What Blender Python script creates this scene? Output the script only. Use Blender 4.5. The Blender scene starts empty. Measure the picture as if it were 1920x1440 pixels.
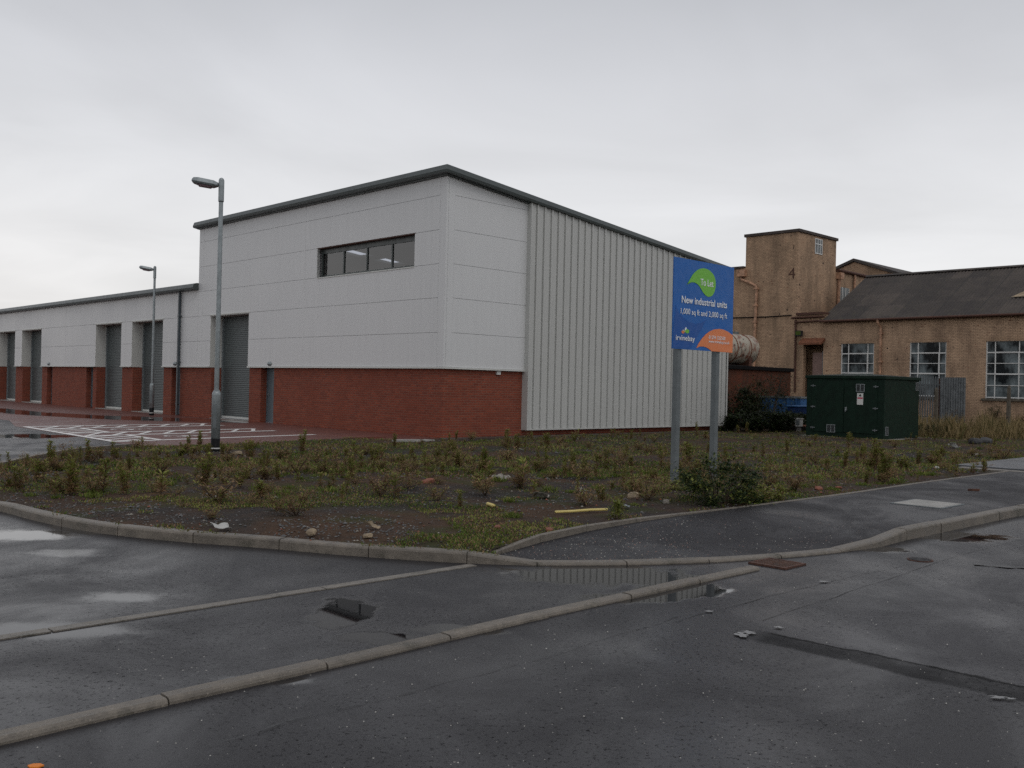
import bpy, bmesh, math, random
from mathutils import Vector, Matrix, noise
from mathutils.geometry import delaunay_2d_cdt
random.seed(7)
R = math.radians
C = bpy.context.scene.collection

# ------------------------------------------------------------------ survey frame
# site frame: origin at the white unit's street corner, +x along its gable, +y along its shutter front
F, ROLL, CAMH, CP = 1790.0, math.atan(.0229), 1.6, 3.0
TH = R(44.1986)
O = Vector((-2.0335, 28.0797, 0))
EX = Vector((math.cos(TH), math.sin(TH), 0)); EY = Vector((-math.sin(TH), math.cos(TH), 0))
def W(x, y, z=0.0): return O + EX*x + EY*y + Vector((0, 0, z))
def L(p): d = p - O; return Vector((d.dot(EX), d.dot(EY), p.z))
def ray(u, v):
    x, y = u-960., 720.-v
    return Vector((x*math.cos(ROLL)-y*math.sin(ROLL), F, x*math.sin(ROLL)+y*math.cos(ROLL)+CP))
EYE = Vector((0, 0, CAMH))
def G(u, v, z=0.0): d = ray(u, v); return EYE + d*((z-CAMH)/d.z)
def GL(u, v, z=0.0): return L(G(u, v, z))
def onx(u, v, x): d = ray(u, v); return L(EYE + d*((x-(EYE-O).dot(EX))/d.dot(EX)))
def ony(u, v, y): d = ray(u, v); return L(EYE + d*((y-(EYE-O).dot(EY))/d.dot(EY)))

# ------------------------------------------------------------------ materials
class N:
    def __init__(s, name):
        s.m = bpy.data.materials.new(name); s.m.use_nodes = True
        s.t = s.m.node_tree; s.t.nodes.clear()
        s.out = s.n('ShaderNodeOutputMaterial'); s.b = s.n('ShaderNodeBsdfPrincipled')
        s.l(s.b.outputs[0], s.out.inputs[0]); s.tc = s.n('ShaderNodeTexCoord'); s.co = s.tc.outputs['Object']
    def n(s, k, **kw):
        x = s.t.nodes.new(k)
        for a, b in kw.items(): setattr(x, a, b)
        return x
    def l(s, a, b): s.t.links.new(a, b)
    def val(s, sock, v):
        if hasattr(v, 'links') or hasattr(v, 'is_output'): s.l(v, sock)
        else: sock.default_value = v
    def noise(s, scale, detail=4, rough=.55, co=None, dist=0):
        x = s.n('ShaderNodeTexNoise'); x.inputs['Scale'].default_value = scale; x.inputs['Detail'].default_value = detail
        x.inputs['Roughness'].default_value = rough; x.inputs['Distortion'].default_value = dist
        s.l(co or s.co, x.inputs['Vector']); return x.outputs['Fac']
    def map(s, scale=(1,1,1), loc=(0,0,0), rot=(0,0,0), co=None):
        x = s.n('ShaderNodeMapping'); x.inputs['Scale'].default_value = scale; x.inputs['Location'].default_value = loc
        x.inputs['Rotation'].default_value = rot; s.l(co or s.co, x.inputs['Vector']); return x.outputs[0]
    def math(s, op, a, b=0.0, c=0.0, clamp=False):
        x = s.n('ShaderNodeMath', operation=op, use_clamp=clamp)
        s.val(x.inputs[0], a); s.val(x.inputs[1], b); s.val(x.inputs[2], c); return x.outputs[0]
    def rng(s, v, a, b, c=0.0, d=1.0, smooth=False):
        x = s.n('ShaderNodeMapRange'); x.clamp = True
        if smooth: x.interpolation_type = 'SMOOTHSTEP'
        s.val(x.inputs[0], v)
        for i, q in enumerate((a, b, c, d)): x.inputs[i+1].default_value = q
        return x.outputs[0]
    def mix(s, f, a, b, mode='MIX'):
        x = s.n('ShaderNodeMix', data_type='RGBA', blend_type=mode); s.val(x.inputs[0], f)
        for i, q in ((6, a), (7, b)):
            if isinstance(q, tuple): x.inputs[i].default_value = (*q[:3], 1)
            else: s.l(q, x.inputs[i])
        return x.outputs[2]
    def bump(s, h, strength=.3, dist=.01, chain=None):
        x = s.n('ShaderNodeBump'); x.inputs['Distance'].default_value = dist
        s.val(x.inputs['Strength'], strength); s.l(h, x.inputs['Height'])
        if chain: s.l(chain, x.inputs['Normal'])
        s.l(x.outputs[0], s.b.inputs['Normal']); return x.outputs[0]
    def set(s, **kw):
        for k, v in kw.items():
            k = {'color': 'Base Color', 'rough': 'Roughness', 'metal': 'Metallic', 'spec': 'Specular IOR Level', 'trans': 'Transmission Weight'}[k]
            if isinstance(v, tuple): v = (*v[:3], 1)
            s.val(s.b.inputs[k], v)
        return s.m
    def uv(s):   # wall coordinates: along the wall, up the wall
        sp = s.n('ShaderNodeSeparateXYZ'); s.l(s.co, sp.inputs[0])
        cb = s.n('ShaderNodeCombineXYZ'); s.l(s.math('ADD', sp.outputs[0], sp.outputs[1]), cb.inputs[0]); s.l(sp.outputs[2], cb.inputs[1])
        return cb.outputs[0], sp

def plain(name, col, rough=.6, var=.15, scale=6, metal=0.0, spec=.5, bump=0.0, bscale=80):
    k = N(name); f = k.noise(scale, 5)
    a = tuple(c*(1-var) for c in col); b = tuple(c*(1+var) for c in col)
    k.set(color=k.mix(k.rng(f, .3, .7), a, b), rough=k.rng(k.noise(scale*2.3, 3), .3, .7, rough*.8, min(1, rough*1.2)), metal=metal, spec=spec)
    if bump: k.bump(k.noise(bscale, 3), bump, .004)
    return k.m

def clad(name, col):
    k = N(name); st = k.noise(2.2, 6, .65, co=k.map(scale=(3, 3, .22))); bg_ = k.noise(.35, 4, .6); sp = k.n('ShaderNodeSeparateXYZ'); k.l(k.co, sp.inputs[0])
    c = k.mix(k.rng(st, .42, .72, 0, .5), col, tuple(c_*.84 for c_ in col)); c = k.mix(k.rng(bg_, .35, .65, 0, .6), c, tuple(c_*1.04 for c_ in col))
    c = k.mix(k.rng(k.noise(9, 5, .7), .6, .75, 0, .25), c, tuple(c_*.8 for c_ in col))
    k.set(color=c, rough=k.rng(bg_, .3, .7, .32, .5)); k.bump(k.noise(.9, 2, .5), .06, .05); return k.m
def kerbmat(name, col):
    k = N(name); g = k.n('ShaderNodeNewGeometry'); f = k.noise(7, 6, .7); c = k.mix(k.rng(f, .35, .7), tuple(x*.62 for x in col), tuple(x*1.3 for x in col))
    c = k.mix(k.math('MULTIPLY', g.outputs['Random Per Island'], .5), c, tuple(x*.62 for x in col)); c = k.mix(k.rng(k.noise(3, 6, .75), .54, .66, 0, .7), c, (.045, .042, .028))
    c = k.mix(k.rng(k.noise(90, 2), .62, .7, 0, .6), c, tuple(min(1, x*1.8) for x in col))
    k.set(color=c, rough=k.rng(f, .3, .7, .35, .65)); k.bump(k.math('ADD', k.noise(110, 3), k.math('MULTIPLY', f, 2.0)), .5, .006); return k.m
def brick(name, c1, c2, mortar, bw=.225, rh=.075, ms=.008, stain=None, stain_amt=0.0, rough=.85, dark=None, specks=0.0):
    k = N(name); co, sp = k.uv()
    t = k.n('ShaderNodeTexBrick'); k.l(co, t.inputs['Vector'])
    t.inputs['Scale'].default_value = 1; t.inputs['Brick Width'].default_value = bw; t.inputs['Row Height'].default_value = rh
    t.inputs['Mortar Size'].default_value = ms; t.inputs['Mortar Smooth'].default_value = .3; t.inputs['Bias'].default_value = 0
    for i, c in (('Color1', c1), ('Color2', c2), ('Mortar', mortar)): t.inputs[i].default_value = (*c, 1)
    col = t.outputs['Color']
    n1 = k.noise(.9, 6, .65)
    col = k.mix(k.rng(n1, .35, .7, 0, .5), col, tuple(x*.6 for x in c1))
    n2 = k.noise(11, 3)
    col = k.mix(k.rng(n2, .45, .75, 0, .35), col, tuple(min(1, x*1.35) for x in c2))
    if stain:
        # weathering streaks that run down the wall
        mp = k.map(scale=(1.1, 1.1, .35)); n3 = k.noise(1.3, 7, .68, co=mp)
        col = k.mix(k.rng(n3, .44, .66, 0, stain_amt), col, stain)
        n5 = k.noise(.5, 5, .6); col = k.mix(k.rng(n5, .5, .68, 0, stain_amt*.6), col, tuple(x*.7 for x in stain))
    if specks:
        n4 = k.noise(3.3, 2, .5, dist=.4); col = k.mix(k.rng(n4, .70, .735, 0, specks), col, (.03, .022, .018))
        n6 = k.noise(5.7, 2, .5, co=k.map(scale=(1, 1, 2.6), loc=(9, 4, 2))); col = k.mix(k.rng(n6, .68, .72, 0, specks), col, (.17, .06, .035))
    k.set(color=col, rough=rough, spec=.3)
    k.bump(k.math('ADD', k.math('MULTIPLY', t.outputs['Fac'], -1.0), k.math('MULTIPLY', k.noise(60, 3), .4)), .5, .006)
    return k.m

M = {}
def puddles(k, lst, dist_amt=.55, nscale=3.2):
    """wet pools as ellipses with ragged rims; returns 0..1 field"""
    nz = k.n('ShaderNodeTexNoise'); nz.inputs['Scale'].default_value = nscale; nz.inputs['Detail'].default_value = 5; nz.inputs['Roughness'].default_value = .62
    k.l(k.co, nz.inputs['Vector'])
    v = k.n('ShaderNodeVectorMath', operation='SUBTRACT'); k.l(nz.outputs['Color'], v.inputs[0]); v.inputs[1].default_value = (.5, .5, .5)
    cur = None
    for (cx, cy, rx, ry, a, *wt) in lst:
        m = k.n('ShaderNodeMapping', vector_type='TEXTURE'); m.inputs['Location'].default_value = (cx, cy, 0)
        m.inputs['Rotation'].default_value = (0, 0, a); m.inputs['Scale'].default_value = (rx, ry, 1); k.l(k.co, m.inputs['Vector'])
        ad = k.n('ShaderNodeVectorMath', operation='MULTIPLY_ADD'); k.l(v.outputs[0], ad.inputs[0]); ad.inputs[1].default_value = (dist_amt*3, dist_amt*3, 0)
        k.l(m.outputs[0], ad.inputs[2])
        fl = k.n('ShaderNodeVectorMath', operation='MULTIPLY'); k.l(ad.outputs[0], fl.inputs[0]); fl.inputs[1].default_value = (1, 1, 0)
        ln = k.n('ShaderNodeVectorMath', operation='LENGTH'); k.l(fl.outputs[0], ln.inputs[0])
        f = k.rng(ln.outputs['Value'], .5 if wt else .66, 1.3 if wt else 1.12, wt[0] if wt else 1, 0, True)
        cur = f if cur is None else k.math('MAXIMUM', cur, f)
    return cur

def pxe(u, v, du, dv, ang=0, *w):
    p = G(u, v); Y = p.y
    return (p.x, p.y, du*Y/F, dv*Y*Y/(F*CAMH), ang, *w)

def asphalt(name, base, pud=None, trench=False, chips=.0, rlo=.25, rhi=.48, patches=True, chip_col=(.35, .33, .30)):
    k = N(name)
    fine = k.noise(140, 4, .75); med = k.noise(34, 7, .85); big = k.noise(.55, 6, .62, dist=.6)
    col = k.mix(k.rng(fine, .35, .68), tuple(c*.25 for c in base), tuple(c*2.6 for c in base))
    col = k.mix(k.rng(big, .35, .68, 0, .45), col, tuple(c*1.5 for c in base))
    # open-textured specks where stone stands proud of the film of water
    sp = k.math('MULTIPLY', k.rng(med, .555, .60), k.rng(k.noise(.9, 5, .65, co=k.map(loc=(5, 2, 0))), .40, .56, .12, 1))
    if chips:
        vo = k.n('ShaderNodeTexVoronoi', feature='F1'); vo.inputs['Scale'].default_value = 34; k.l(k.co, vo.inputs['Vector'])
        th = k.rng(k.noise(.7, 4, .6, co=k.map(loc=(1, 8, 0))), .4, .62, .04, .2)
        c1 = k.math('LESS_THAN', vo.outputs['Distance'], th)
        sepc = k.n('ShaderNodeSeparateColor'); k.l(vo.outputs['Color'], sepc.inputs[0])
        c2 = k.math('GREATER_THAN', sepc.outputs[0], 1-chips)
        chip = k.math('MULTIPLY', c1, c2)
        col = k.mix(chip, col, k.mix(sepc.outputs[1], tuple(c*.35 for c in chip_col), chip_col))
    film = k.rng(k.noise(.8, 7, .64, co=k.map(loc=(3, 7, 0), scale=(1, .75, 1)), dist=.5), .38, .62)   # 1 = wetter film
    rough = k.math('ADD', k.math('MULTIPLY', k.math('SUBTRACT', 1.0, film), rhi-rlo), rlo)
    rough = k.math('ADD', rough, k.math('MULTIPLY', sp, .4))
    k.b.inputs['Specular IOR Level'].default_value = .5; spc = k.math('MULTIPLY_ADD', sp, -.20, .25)
    col = k.mix(k.math('MULTIPLY', sp, .85), col, tuple(c*.28 for c in base))
    bs = k.math('MULTIPLY_ADD', film, -.13, .20)
    if trench:
        def fr_(o, d):
            m = k.n('ShaderNodeMapping', vector_type='TEXTURE'); m.inputs['Location'].default_value = (o.x, o.y, 0); m.inputs['Rotation'].default_value = (0, 0, math.atan2(d.y, d.x)); k.l(k.co, m.inputs['Vector'])
            q = k.n('ShaderNodeSeparateXYZ'); k.l(m.outputs[0], q.inputs[0]); wb = k.math('MULTIPLY_ADD', k.noise(5, 5, .7), .12, -.06); wb2 = k.math('MULTIPLY_ADD', k.noise(1.5, 3), .16, -.08)
            return q.outputs[0], k.math('ADD', k.math('ADD', q.outputs[1], wb), wb2)
        p0, p1, q0 = G(1430,1183), G(1920,1288), G(1395,1210); x1, y1 = fr_(p0, p1-p0); x2, y2 = fr_(p0, G(1920,1052)-p0)
        wv = .27
        st = k.math('MULTIPLY', k.math('MULTIPLY', k.rng(y1, .02, -.02), k.rng(y1, -wv-.03, -wv+.02)), k.rng(x1, -.08, .12))
        st = k.math('MULTIPLY', st, k.rng(k.noise(2.5, 5, .7), .25, .55, .45, 1))
        top = k.math('MULTIPLY', k.math('MULTIPLY', k.rng(y1, .018, .0), k.rng(y1, -.03, -.008)), k.rng(x1, .0, .1))
        old = k.math('MULTIPLY', k.rng(y1, -.01, .03), k.rng(y2, .02, -.25))
        col = k.mix(k.math('MULTIPLY', old, .55), col, tuple(c*2.3 for c in base)); col = k.mix(k.math('MULTIPLY', st, .75), col, tuple(c*.3 for c in base)); col = k.mix(k.math('MULTIPLY', top, .85), col, (.003, .003, .003))
        rough = k.math('ADD', rough, k.math('MULTIPLY', st, .14)); rough = k.math('ADD', rough, k.math('MULTIPLY', old, .05)); spc = k.math('MULTIPLY', spc, k.rng(k.math('ADD', k.math('MULTIPLY', st, .6), top), 0, 1, 1, .15))
    if pud:
        pf = puddles(k, pud); spc = k.math('MAXIMUM', spc, k.math('MULTIPLY', pf, .5))
        rough = k.math('MULTIPLY', rough, k.rng(pf, 0, .8, 1, .06))
        bs = k.math('MULTIPLY', bs, k.rng(pf, .1, .8, 1, 0.0))
        col = k.mix(k.math('MULTIPLY', pf, .75), col, tuple(c*.45 for c in base))
    k.set(color=col, rough=rough, spec=spc)
    h = k.math('ADD', k.math('MULTIPLY', fine, .8), k.math('MULTIPLY', med, .35))
    k.bump(h, bs, .006)
    return k.m

road_puddles = [pxe(1135, 1078, 205, 21), pxe(1285, 1106, 95, 15, R(10)), pxe(1200, 1120, 120, 11, R(8)), pxe(715, 1196, 85, 15), pxe(648, 1148, 66, 32),
    pxe(860, 1180, 90, 9), pxe(45, 1003, 102, 12, 0, 0.75), pxe(130, 1036, 72, 8, 0, 0.45), pxe(235, 1118, 74, 11, 0, 0.6), pxe(80, 1183, 204, 16, 0, 0.55), pxe(500, 1275, 108, 9, 0, 0.7),
    pxe(190, 990, 90, 10), pxe(1790, 1006, 110, 9), pxe(60, 818, 90, 5), pxe(1650, 1030, 70, 6)]
M['asphalt'] = asphalt('wet_asphalt', (.020, .0192, .021), road_puddles, chips=.07, trench=True)
M['asphalt_path'] = asphalt('wet_footpath_asphalt', (.018, .017, .019), None, chips=.45, rlo=.38, rhi=.7, chip_col=(.34, .26, .23))
#M['asphalt_old'] = asphalt('worn_wet_asphalt', (.036, .036, .040), [pxe(1860, 1300, 40, 7)], chips=.22, rlo=.26, rhi=.45, chip_col=(.2, .2, .2))
#M['asphalt_seal'] = asphalt('trench_asphalt', (.013, .013, .014), None, chips=.1, rlo=.25, rhi=.6)
M['tar'] = plain('black_tar', (.008, .008, .009), .35)
M['kerb'] = kerbmat('kerb_concrete', (.175, .152, .125))
M['kerb_wet'] = kerbmat('wet_concrete', (.20, .18, .155))
M['slab_wet'] = plain('wet_grey_slab', (.085, .09, .10), .35, .4, 3, bump=.3)
M['slab_dirty'] = plain('dirty_wet_slab', (.075, .058, .048), .5, .5, 2.5, bump=.4)
M['concrete'] = plain('pale_concrete', (.30, .29, .27), .6, .25, 3, bump=.3)
M['white_panel'] = clad('white_cladding', (.63, .637, .64))
M['white_trim'] = plain('white_trim', (.60, .61, .58), .4, .04, 2)
M['rib_panel'] = clad('goosewing_cladding', (.485, .49, .472))
M['trim_grey'] = plain('grey_trim', (.058, .070, .068), .38, .12, 2)
M['dark'] = plain('dark_backing', (.012, .012, .013), .8)
M['interior'] = plain('interior_lining', (.17, .17, .19), .8)
M['galv'] = plain('galvanised_steel', (.27, .30, .31), .45, .14, 9, metal=.55)
M['galv_dull'] = plain('weathered_steel', (.14, .158, .165), .55, .14, 5, metal=.3)
M['fence_grey'] = plain('fence_grey', (.12, .13, .135), .6, .3, 3, metal=.2)
M['grate'] = plain('worn_iron', (.095, .045, .028), .6, .5, 14)
M['black'] = plain('black_paint', (.007, .007, .008), .5, spec=.12)
M['white'] = plain('white_paint', (.66, .66, .64), .5, .08, 10)
M['pipe_grey'] = plain('grey_plastic', (.05, .065, .075), .4)
M['door_grey'] = plain('grey_door_paint', (.11, .145, .165), .4, .08)
M['dark_glass'] = plain('dark_glass', (.01, .012, .014), .06)
M['lens'] = plain('lamp_lens', (.22, .15, .17), .25)
M['rust'] = plain('rusty_steel', (.17, .062, .03), .8, .5, 12, bump=.4)
M['rust_dark'] = plain('dark_rust', (.075, .03, .018), .75, .5, 16, bump=.4)
M['coping_old'] = plain('weathered_coping', (.055, .042, .036), .8, .4, 4)
M['pipe_rust'] = plain('peeling_orange_pipe', (.40, .23, .145), .7, .5, 5)
M['green_box'] = plain('dark_green_grp', (.005, .018, .011), .6, .3, 4, spec=.2)
M['green_box_side'] = M['green_box']
M['blue'] = plain('blue_paint', (.03, .10, .24), .45, .3, 6)
M['blue_dark'] = plain('dark_blue_plastic', (.01, .03, .10), .45, .25, 6)
M['sign_blue'] = plain('sign_blue', (.005, .115, .42), .4, .05, 3, spec=.3)
M['sign_blue_dark'] = plain('sign_deep_blue', (.004, .082, .34), .4, .03, 3, spec=.3)
M['sign_green'] = plain('sign_green', (.17, .50, .05), .4, .04, spec=.3)
M['sign_orange'] = plain('sign_orange', (.72, .19, .045), .35, .04)
M['sign_white'] = plain('sign_white', (.80, .83, .86), .4, .04)
M['yellow'] = plain('yellow_plastic', (.62, .50, .17), .45, .1)
M['card'] = plain('pale_card', (.27, .21, .14), .85, .45)
M['terracotta'] = plain('brick_fragment', (.21, .075, .045), .8, .25, 20, bump=.4)
M['stone'] = plain('grey_stone', (.10, .10, .10), .7, .5, 9)
M['chip'] = plain('pale_chip', (.42, .41, .38), .6, .3, 40)
M['chip_pink'] = plain('pink_chip', (.34, .20, .16), .6, .3, 40)
M['stone_dark'] = plain('dark_stone', (.05, .05, .052), .8, .5, 7)
M['stone_pale'] = plain('pale_stone', (.24, .22, .19), .7, .3, 9)
M['plastic_white'] = plain('white_plastic', (.45, .45, .43), .5, .1)
M['old_wood'] = plain('weathered_post', (.055, .05, .042), .9, .4, 9, bump=.5)
M['conc_post'] = plain('dirty_concrete_post', (.10, .085, .065), .9, .4, 6, bump=.5)
M['pink_door'] = plain('faded_door', (.33, .22, .19), .75, .12, 3)
M['leaf_orange'] = plain('orange_leaf', (.75, .22, .02), .6)
M['road_white'] = None
def worn(name, col, under, amt=.5, scale=14):
    k = N(name); f = k.noise(scale, 6, .7)
    k.set(color=k.mix(k.rng(f, .45, .62, 0, amt), col, under), rough=.4); return k.m
M['road_white'] = worn('worn_road_paint', (.85, .84, .82), (.35, .25, .22), .3)  # worn white paint, with its wet grazing sheen put into a brighter colour
M['red_brick'] = brick('new_red_brick', (.275, .066, .035), (.17, .042, .026), (.20, .11, .08), ms=.010)
M['dark_red_brick'] = brick('old_red_brick', (.15, .040, .018), (.09, .027, .014), (.06, .04, .028), stain=(.035, .022, .014), stain_amt=.6)
M['buff_brick'] = brick('old_buff_brick', (.58, .39, .25), (.41, .27, .175), (.25, .17, .115), stain=(.11, .08, .055), stain_amt=.5, specks=1., ms=.014, rh=.08)
M['buff_pale'] = brick('painted_buff_brick', (.62, .42, .275), (.46, .31, .20), (.27, .185, .13), stain=(.11, .07, .05), stain_amt=.5, specks=1., ms=.014, rh=.08)
k = N('grimy_window_glass'); f = k.noise(1.1, 5, .62, dist=.1, co=k.map(scale=(1,1,.6)))
k.set(color=k.mix(k.rng(f, .42, .66), (.009, .012, .014), (.20, .24, .25)), rough=k.rng(f, .4, .7, .12, .6)); M['grime'] = k.m
k = N('shutter_slats'); wv = k.n('ShaderNodeTexWave', wave_type='BANDS', bands_direction='Z'); wv.inputs['Scale'].default_value = 4.2; k.l(k.co, wv.inputs['Vector'])
k.set(color=k.mix(wv.outputs['Fac'], (.062, .076, .078), (.098, .116, .118)), rough=.42, metal=.15); k.bump(wv.outputs['Fac'], .5, .012); M['shutter'] = k.m
k = N('tank_peeling_paint'); f = k.noise(2.2, 6, .7, dist=1.2, co=k.map(scale=(1.1, .8, .9)))
c = k.mix(k.rng(f, .47, .60), (.40, .36, .29), (.20, .06, .03))
c = k.mix(k.rng(k.noise(5, 4), .60, .66, 0, .8), c, (.02, .012, .01)); k.set(color=c, rough=.6); M['tank'] = k.m
# old corrugated roof: mossy, individually tinted sheets
k = N('corrugated_asbestos'); sp = k.n('ShaderNodeSeparateXYZ'); k.l(k.co, sp.inputs[0])
cb = k.n('ShaderNodeCombineXYZ'); k.l(sp.outputs[1], cb.inputs[0]); k.l(k.math('MULTIPLY', sp.outputs[0], 1.0), cb.inputs[1])
t = k.n('ShaderNodeTexBrick'); k.l(cb.outputs[0], t.inputs['Vector']); t.offset = 0
t.inputs['Scale'].default_value = 1; t.inputs['Brick Width'].default_value = 1.05; t.inputs['Row Height'].default_value = 1.55; t.inputs['Mortar Size'].default_value = .012
t.inputs['Color1'].default_value = (.056, .048, .044, 1); t.inputs['Color2'].default_value = (.092, .076, .066, 1); t.inputs['Mortar'].default_value = (.03, .03, .03, 1)
c = k.mix(k.rng(k.noise(.8, 6, .7), .42, .66, 0, .7), t.outputs['Color'], (.034, .030, .030))
c = k.mix(k.rng(k.noise(4, 5, .7), .55, .7, 0, .5), c, (.09, .082, .05)); k.set(color=c, rough=.75, spec=.3); M['corr_roof'] = k.m
# earth
k = N('wet_earth'); n1 = k.noise(.55, 6, .65, dist=.4); n2 = k.noise(6, 5, .65); n3 = k.noise(45, 3, .6)
c = k.mix(k.rng(n1, .42, .58), (.082, .050, .033), (.043, .040, .040))
c = k.mix(k.rng(n2, .45, .7, 0, .7), c, (.030, .021, .015)); c = k.mix(k.rng(n3, .5, .75, 0, .7), c, (.14, .095, .065))
c = k.mix(k.rng(k.noise(.9, 6, .66, co=k.map(loc=(7, 1, 0))), .5, .62, 0, .55), c, (.045, .060, .016))
k.set(color=c, rough=.9, spec=.12); k.bump(k.math('ADD', n2, k.math('MULTIPLY', n3, .6)), .9, .05); M['earth'] = k.m
# block paving
k = N('red_block_paving'); t = k.n('ShaderNodeTexBrick'); k.l(k.co, t.inputs['Vector'])
t.inputs['Scale'].default_value = 1; t.inputs['Brick Width'].default_value = .2; t.inputs['Row Height'].default_value = .1; t.inputs['Mortar Size'].default_value = .005
t.inputs['Color1'].default_value = (.19, .075, .058, 1); t.inputs['Color2'].default_value = (.14, .055, .045, 1); t.inputs['Mortar'].default_value = (.05, .028, .025, 1)
pf = puddles(k, [(-5.3, 27, 1.2, 11, R(4)), (-2.6, 14.8, 1.7, 4.6, R(30)), (-4.4, 18.8, 1.3, 4.4, R(12)), (-.9, 12.4, .8, 2.2, R(12)), (-2.0, 1.0, .8, .3, 0), (-5.6, 44, 1.2, 8, 0)], .16, .7)
c = k.mix(k.rng(k.noise(.8, 5, .6), .4, .7, 0, .5), t.outputs['Color'], (.085, .034, .03)); c = k.mix(k.math('MULTIPLY', pf, .8), c, (.015, .010, .010))
k.set(color=c, rough=k.math('MULTIPLY', k.rng(k.noise(1.2, 5), .35, .65, .34, .55), k.rng(pf, 0, .8, 1, .1)))
k.bump(k.math('MULTIPLY', t.outputs['Fac'], -1.0), k.rng(pf, .1, .7, .3, 0), .004); M['paving'] = k.m
def leafmat(name, a, b, s=3.0):
    k = N(name); oi = k.n('ShaderNodeObjectInfo'); g = k.n('ShaderNodeNewGeometry')
    f = k.math('ADD', k.math('MULTIPLY', oi.outputs['Random'], .5), k.math('MULTIPLY', g.outputs['Random Per Island'], .5))
    k.set(color=k.mix(f, a, b), rough=.6, spec=.25)
    tr = k.n('ShaderNodeBsdfTranslucent'); mx = k.n('ShaderNodeMixShader'); mx.inputs[0].default_value = .3
    k.l(k.b.inputs['Base Color'].links[0].from_socket, tr.inputs[0]); k.l(k.b.outputs[0], mx.inputs[1]); k.l(tr.outputs[0], mx.inputs[2]); k.l(mx.outputs[0], k.out.inputs[0])
    return k.m
M['leaf'] = leafmat('weed_leaf', (.125, .155, .028), (.31, .32, .085))
M['leaf_dry'] = leafmat('dry_weed', (.14, .08, .04), (.36, .24, .13))
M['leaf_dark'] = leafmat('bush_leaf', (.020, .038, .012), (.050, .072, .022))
M['leaf_thicket'] = leafmat('thicket_leaf', (.010, .015, .009), (.026, .030, .014))  # near-black green, the own leaf colour of the background bushes
M['moss'] = leafmat('moss', (.060, .100, .012), (.14, .19, .028))
M['stem'] = plain('weed_stem', (.07, .045, .028), .8)
M['straw'] = leafmat('straw_grass', (.22, .16, .075), (.34, .26, .13))
M['olive_grass'] = leafmat('olive_grass', (.07, .07, .022), (.14, .12, .045))
# clear window pane: reflects the sky, lets the dim hall show
k = N('window_pane'); k.t.nodes.remove(k.b); gl = k.n('ShaderNodeBsdfGlossy'); gl.inputs['Roughness'].default_value = .02
tp = k.n('ShaderNodeBsdfTransparent'); tp.inputs[0].default_value = (.62, .66, .74, 1); fr = k.n('ShaderNodeFresnel'); fr.inputs[0].default_value = 2.1
mx = k.n('ShaderNodeMixShader'); k.l(fr.outputs[0], mx.inputs[0]); k.l(tp.outputs[0], mx.inputs[1]); k.l(gl.outputs[0], mx.inputs[2]); k.l(mx.outputs[0], k.out.inputs[0]); M['pane'] = k.m
k = N('rooflight_sheet'); k.t.nodes.remove(k.b); d = k.n('ShaderNodeBsdfTranslucent'); d.inputs[0].default_value = (.9, .9, .9, 1); k.l(d.outputs[0], k.out.inputs[0]); M['rooflight'] = k.m

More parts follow.
